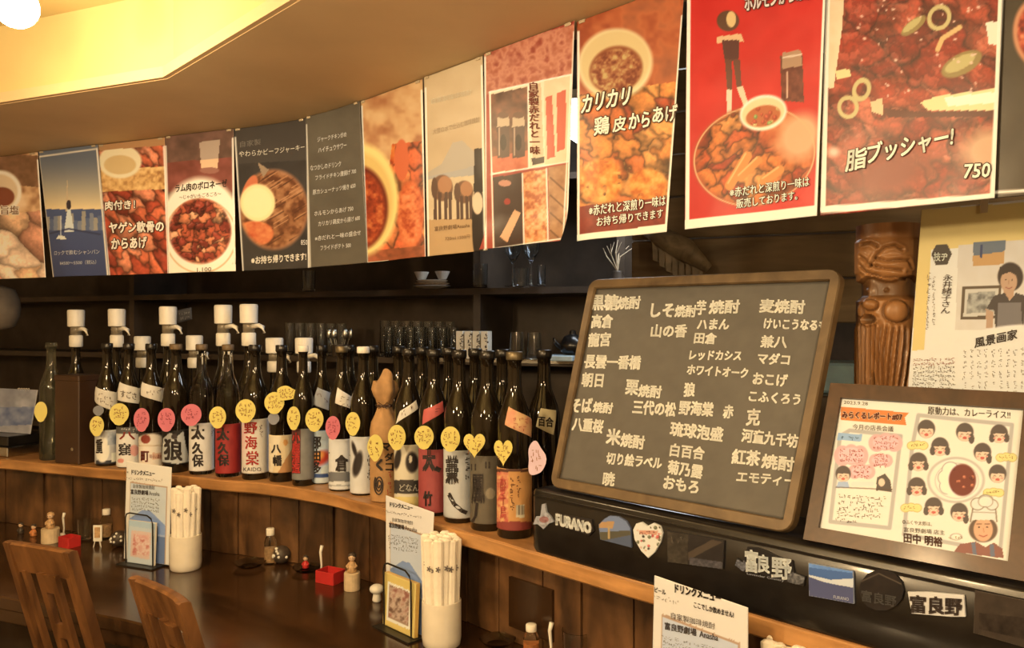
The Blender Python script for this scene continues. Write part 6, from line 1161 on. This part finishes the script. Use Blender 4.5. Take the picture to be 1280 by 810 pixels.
# cup with spoons
p = bk(425, .90); t = thing('cutlery_cup', (*p, zs2), 'dark cup of silver spoons on the back shelf', 'cup'); MB().lathe([(.028, .001), (.032, .004), (.034, .05), (.031, .05), (.028, .008)], (p[0], p[1], zs2), 18).build('cup_body', M_CAB, t, t)
for i in range(6):
    a = i*1.05; x, y = p[0]+.018*math.cos(a), p[1]+.018*math.sin(a); lx = .035*math.cos(a)
    sp_ = thing('silver_spoon', (x, y, zs2+.01), 'silver spoons fanned out of the dark cup on the back shelf', 'spoon', 'spoons in the dark cup')
    MB().tube([(x, y, zs2+.01), (x+lx*.6, y-.004, zs2+.075)], .0018, 6).build('handle', M_STEEL, sp_, sp_); MB().ball((x+lx*.75, y-.006, zs2+.094), (.009, .005, .022), 12, 8).build('bowl', M_STEEL, sp_, sp_, True)
# stacked plates and folded cloth on the upper shelf
p = bk(540, .92)
for i in range(3): MB().lathe([(.03, 0), (.055, .004), (.075-i*.006, .010), (.073-i*.006, .011), (.05, .006)], (p[0], p[1], zs1+.001+i*.011), 28).solo('plate', M_FIG if i % 2 else M_CERAMIC, ['bottom plate of the stack on the upper back shelf', 'middle plate of the stack on the upper back shelf', 'top plate of the stack on the upper back shelf'][i], 'plate', 'stacked plates on the upper shelf')
for i, px in enumerate((527, 553)): q_ = bk(px, .92); MB().lathe([(.014, 0), (.017, .003), (.03, .032), (.027, .032), (.015, .006)], (q_[0], q_[1], zs1+.036), 20).solo('small_bowl', M_CERAMIC, ['left small bowl on top of the plate stack', 'right small bowl on top of the plate stack'][i], 'bowl')
# pale blue tray right
p = bk(702, .84); MB().box((p[0], p[1], zs2+.012), (.12, .12, .020), rz, .003).solo('blue_tray', mat('pale_blue_enamel', (.45, .62, .78), .25), 'pale blue tray on the back shelf beside the blackboard', 'tray')
p = bk(716, .84); z_ = zs2+.024; t = thing('black_kettle', (*p, z_), 'black kettle on the pale blue tray', 'kettle'); smoothby(MB().lathe([(.03, 0), (.042, .01), (.045, .04), (.03, .065), (.012, .072), (.010, .085), (.003, .087)], (p[0], p[1], z_), 22).build('kettle_body', M_BLACK, t, t), 50)
MB().tube([(p[0]-.04, p[1]-.01, z_+.02), (p[0]-.065, p[1]-.02, z_+.045), (p[0]-.07, p[1]-.022, z_+.06)], [.008, .006, .004], 8).build('kettle_spout', M_BLACK, t, t)
# wooden kitchen wall behind the blackboard: horizontal boards
t = thing('kitchen_screen', W(960, 420, 2.3), 'brown horizontal board screen behind the blackboard and carved pillar', 'screen')
e0 = W(791, 0, 2.42); e1 = W(1420, 0, 1.95); ed = (e1-e0)[:2]; el = np.linalg.norm(ed); ea = math.atan2(ed[1], ed[0]); em = (e0+e1)[:2]/2
for i in range(7):
    zc = 1.49+i*.125; MB().box((*em, zc), (el, .024+.006*(i % 2), .120), ea, .003).build('board', M_BACKW, t, t)
# carved wing on the screen
t = thing('wing_carving', W(850, 345, 2.15), 'dark carved wooden bird wing above the blackboard edge', 'carving')
M_WING = wood('dark_carving', (.14, .11, .07), (.34, .28, .19), (20, 20, 20), .5, .2)
for i in range(7):
    f = i/6; x0, y0 = 820+f*50, 300+f*26; zf = 2.33-.05*f; L_ = 25+6*math.sin(f*3)
    p8_ = [W(x0-5+dx, y0+dy, zf+dz) for dz in (-.012, .004) for dx, dy in ((1, L_), (12, L_+4), (15, 4), (0, -3))]
    MB().hexa(p8_).build('feather', M_WING, t, t); MB().tube([W(x0+7, y0, zf-.012), W(x0+3, y0+L_, zf-.013)], .003, 6).build('quill', M_WING, t, t)
MB().tube([W(806, 290, 2.37), W(826, 296, 2.32), (W(856, 312, 2.28)), W(886, 336, 2.26)], [.010, .030, .034, .014], 12).build('wing_arm', M_WING, t, t, True)
# pale dried branches
t = thing('dried_branches', (*bk(768, .92), zs1), 'pale dried branches in a dark vase above the blackboard left corner', 'plant'); R = random.Random(9); b0 = np.array([*bk(772, .92), zs1+.051])
MB().lathe([(.022, -.05), (.028, -.03), (.016, -.006), (.018, .0)], b0, 16).build('vase', M_CAB, t, t, True)
for i in range(9):
    e = W(754+i*4.6, 300+abs(i-4)*2.5, b0[1]+R.uniform(-.04, .04)); MB().tube([b0, b0*.5+e*.5+np.array([R.uniform(-.02, .0), 0, .01]), e], [.0025, .002, .001], 6).build('branch', M_STUMP, t, t)
# box standing in for blue lit steel right of the board; blue light painted in
MB().box(tuple(W(1052, 470, 1.95)), (.16, .2, .07), -.3, .006).solo('blue_lit_box', mat('blue_light_tone', (.42, .70, 1.0), .3), 'stand-in box for blue lit steel, blue light painted in, between blackboard and carved pillar', 'bin')
MB().box((float(W(1052, 0, 1.95)[0]), 1.95, (float(W(1052, 470, 1.95)[2])-.036)/2), (.34, .34, float(W(1052, 470, 1.95)[2])-.036), -.3, .004).solo('kitchen_stand', M_CAB, 'dark kitchen stand under the box with blue light painted in', 'stand')
# grey lantern at far left and hanging note
t = thing('paper_lantern', W(2, 412, 3.0), 'grey round paper lantern at the left picture edge behind the bar', 'lantern'); c = W(-8, 385, 3.0)
smoothby(MB().lathe([(.03, -.085), (.07, -.07), (.085, -.03), (.088, 0), (.085, .03), (.07, .07), (.03, .085)], c, 24).build('shade', mat('grey_paper', (.16, .13, .10), .7), t, t), 60); MB().tube([c+np.array([0, 0, .085]), (c[0], c[1], 2.40)], .002, 6).build('cord', M_WIRE, t, t)
q = Quad(*[W(x, y, 3.0) for x, y in ((222, 404), (240, 399), (239, 384), (221, 388))]); t = thing('pinned_note', W(230, 404, 3.0), 'small dark note pinned on the cabinet above the low pump', 'note'); sheet('paper', q, 6, 6, flat((74, 66, 56), (90, 80, 66)), M_MATTE, t, t, 1, .001); k = Ink(q); k.scrib(224, 394, 238, 3, (150, 135, 110), 391, 2, .7); k.scrib(225, 400, 237, 3, (150, 135, 110), 397, 3, .7); k.build('lettering', t, t)
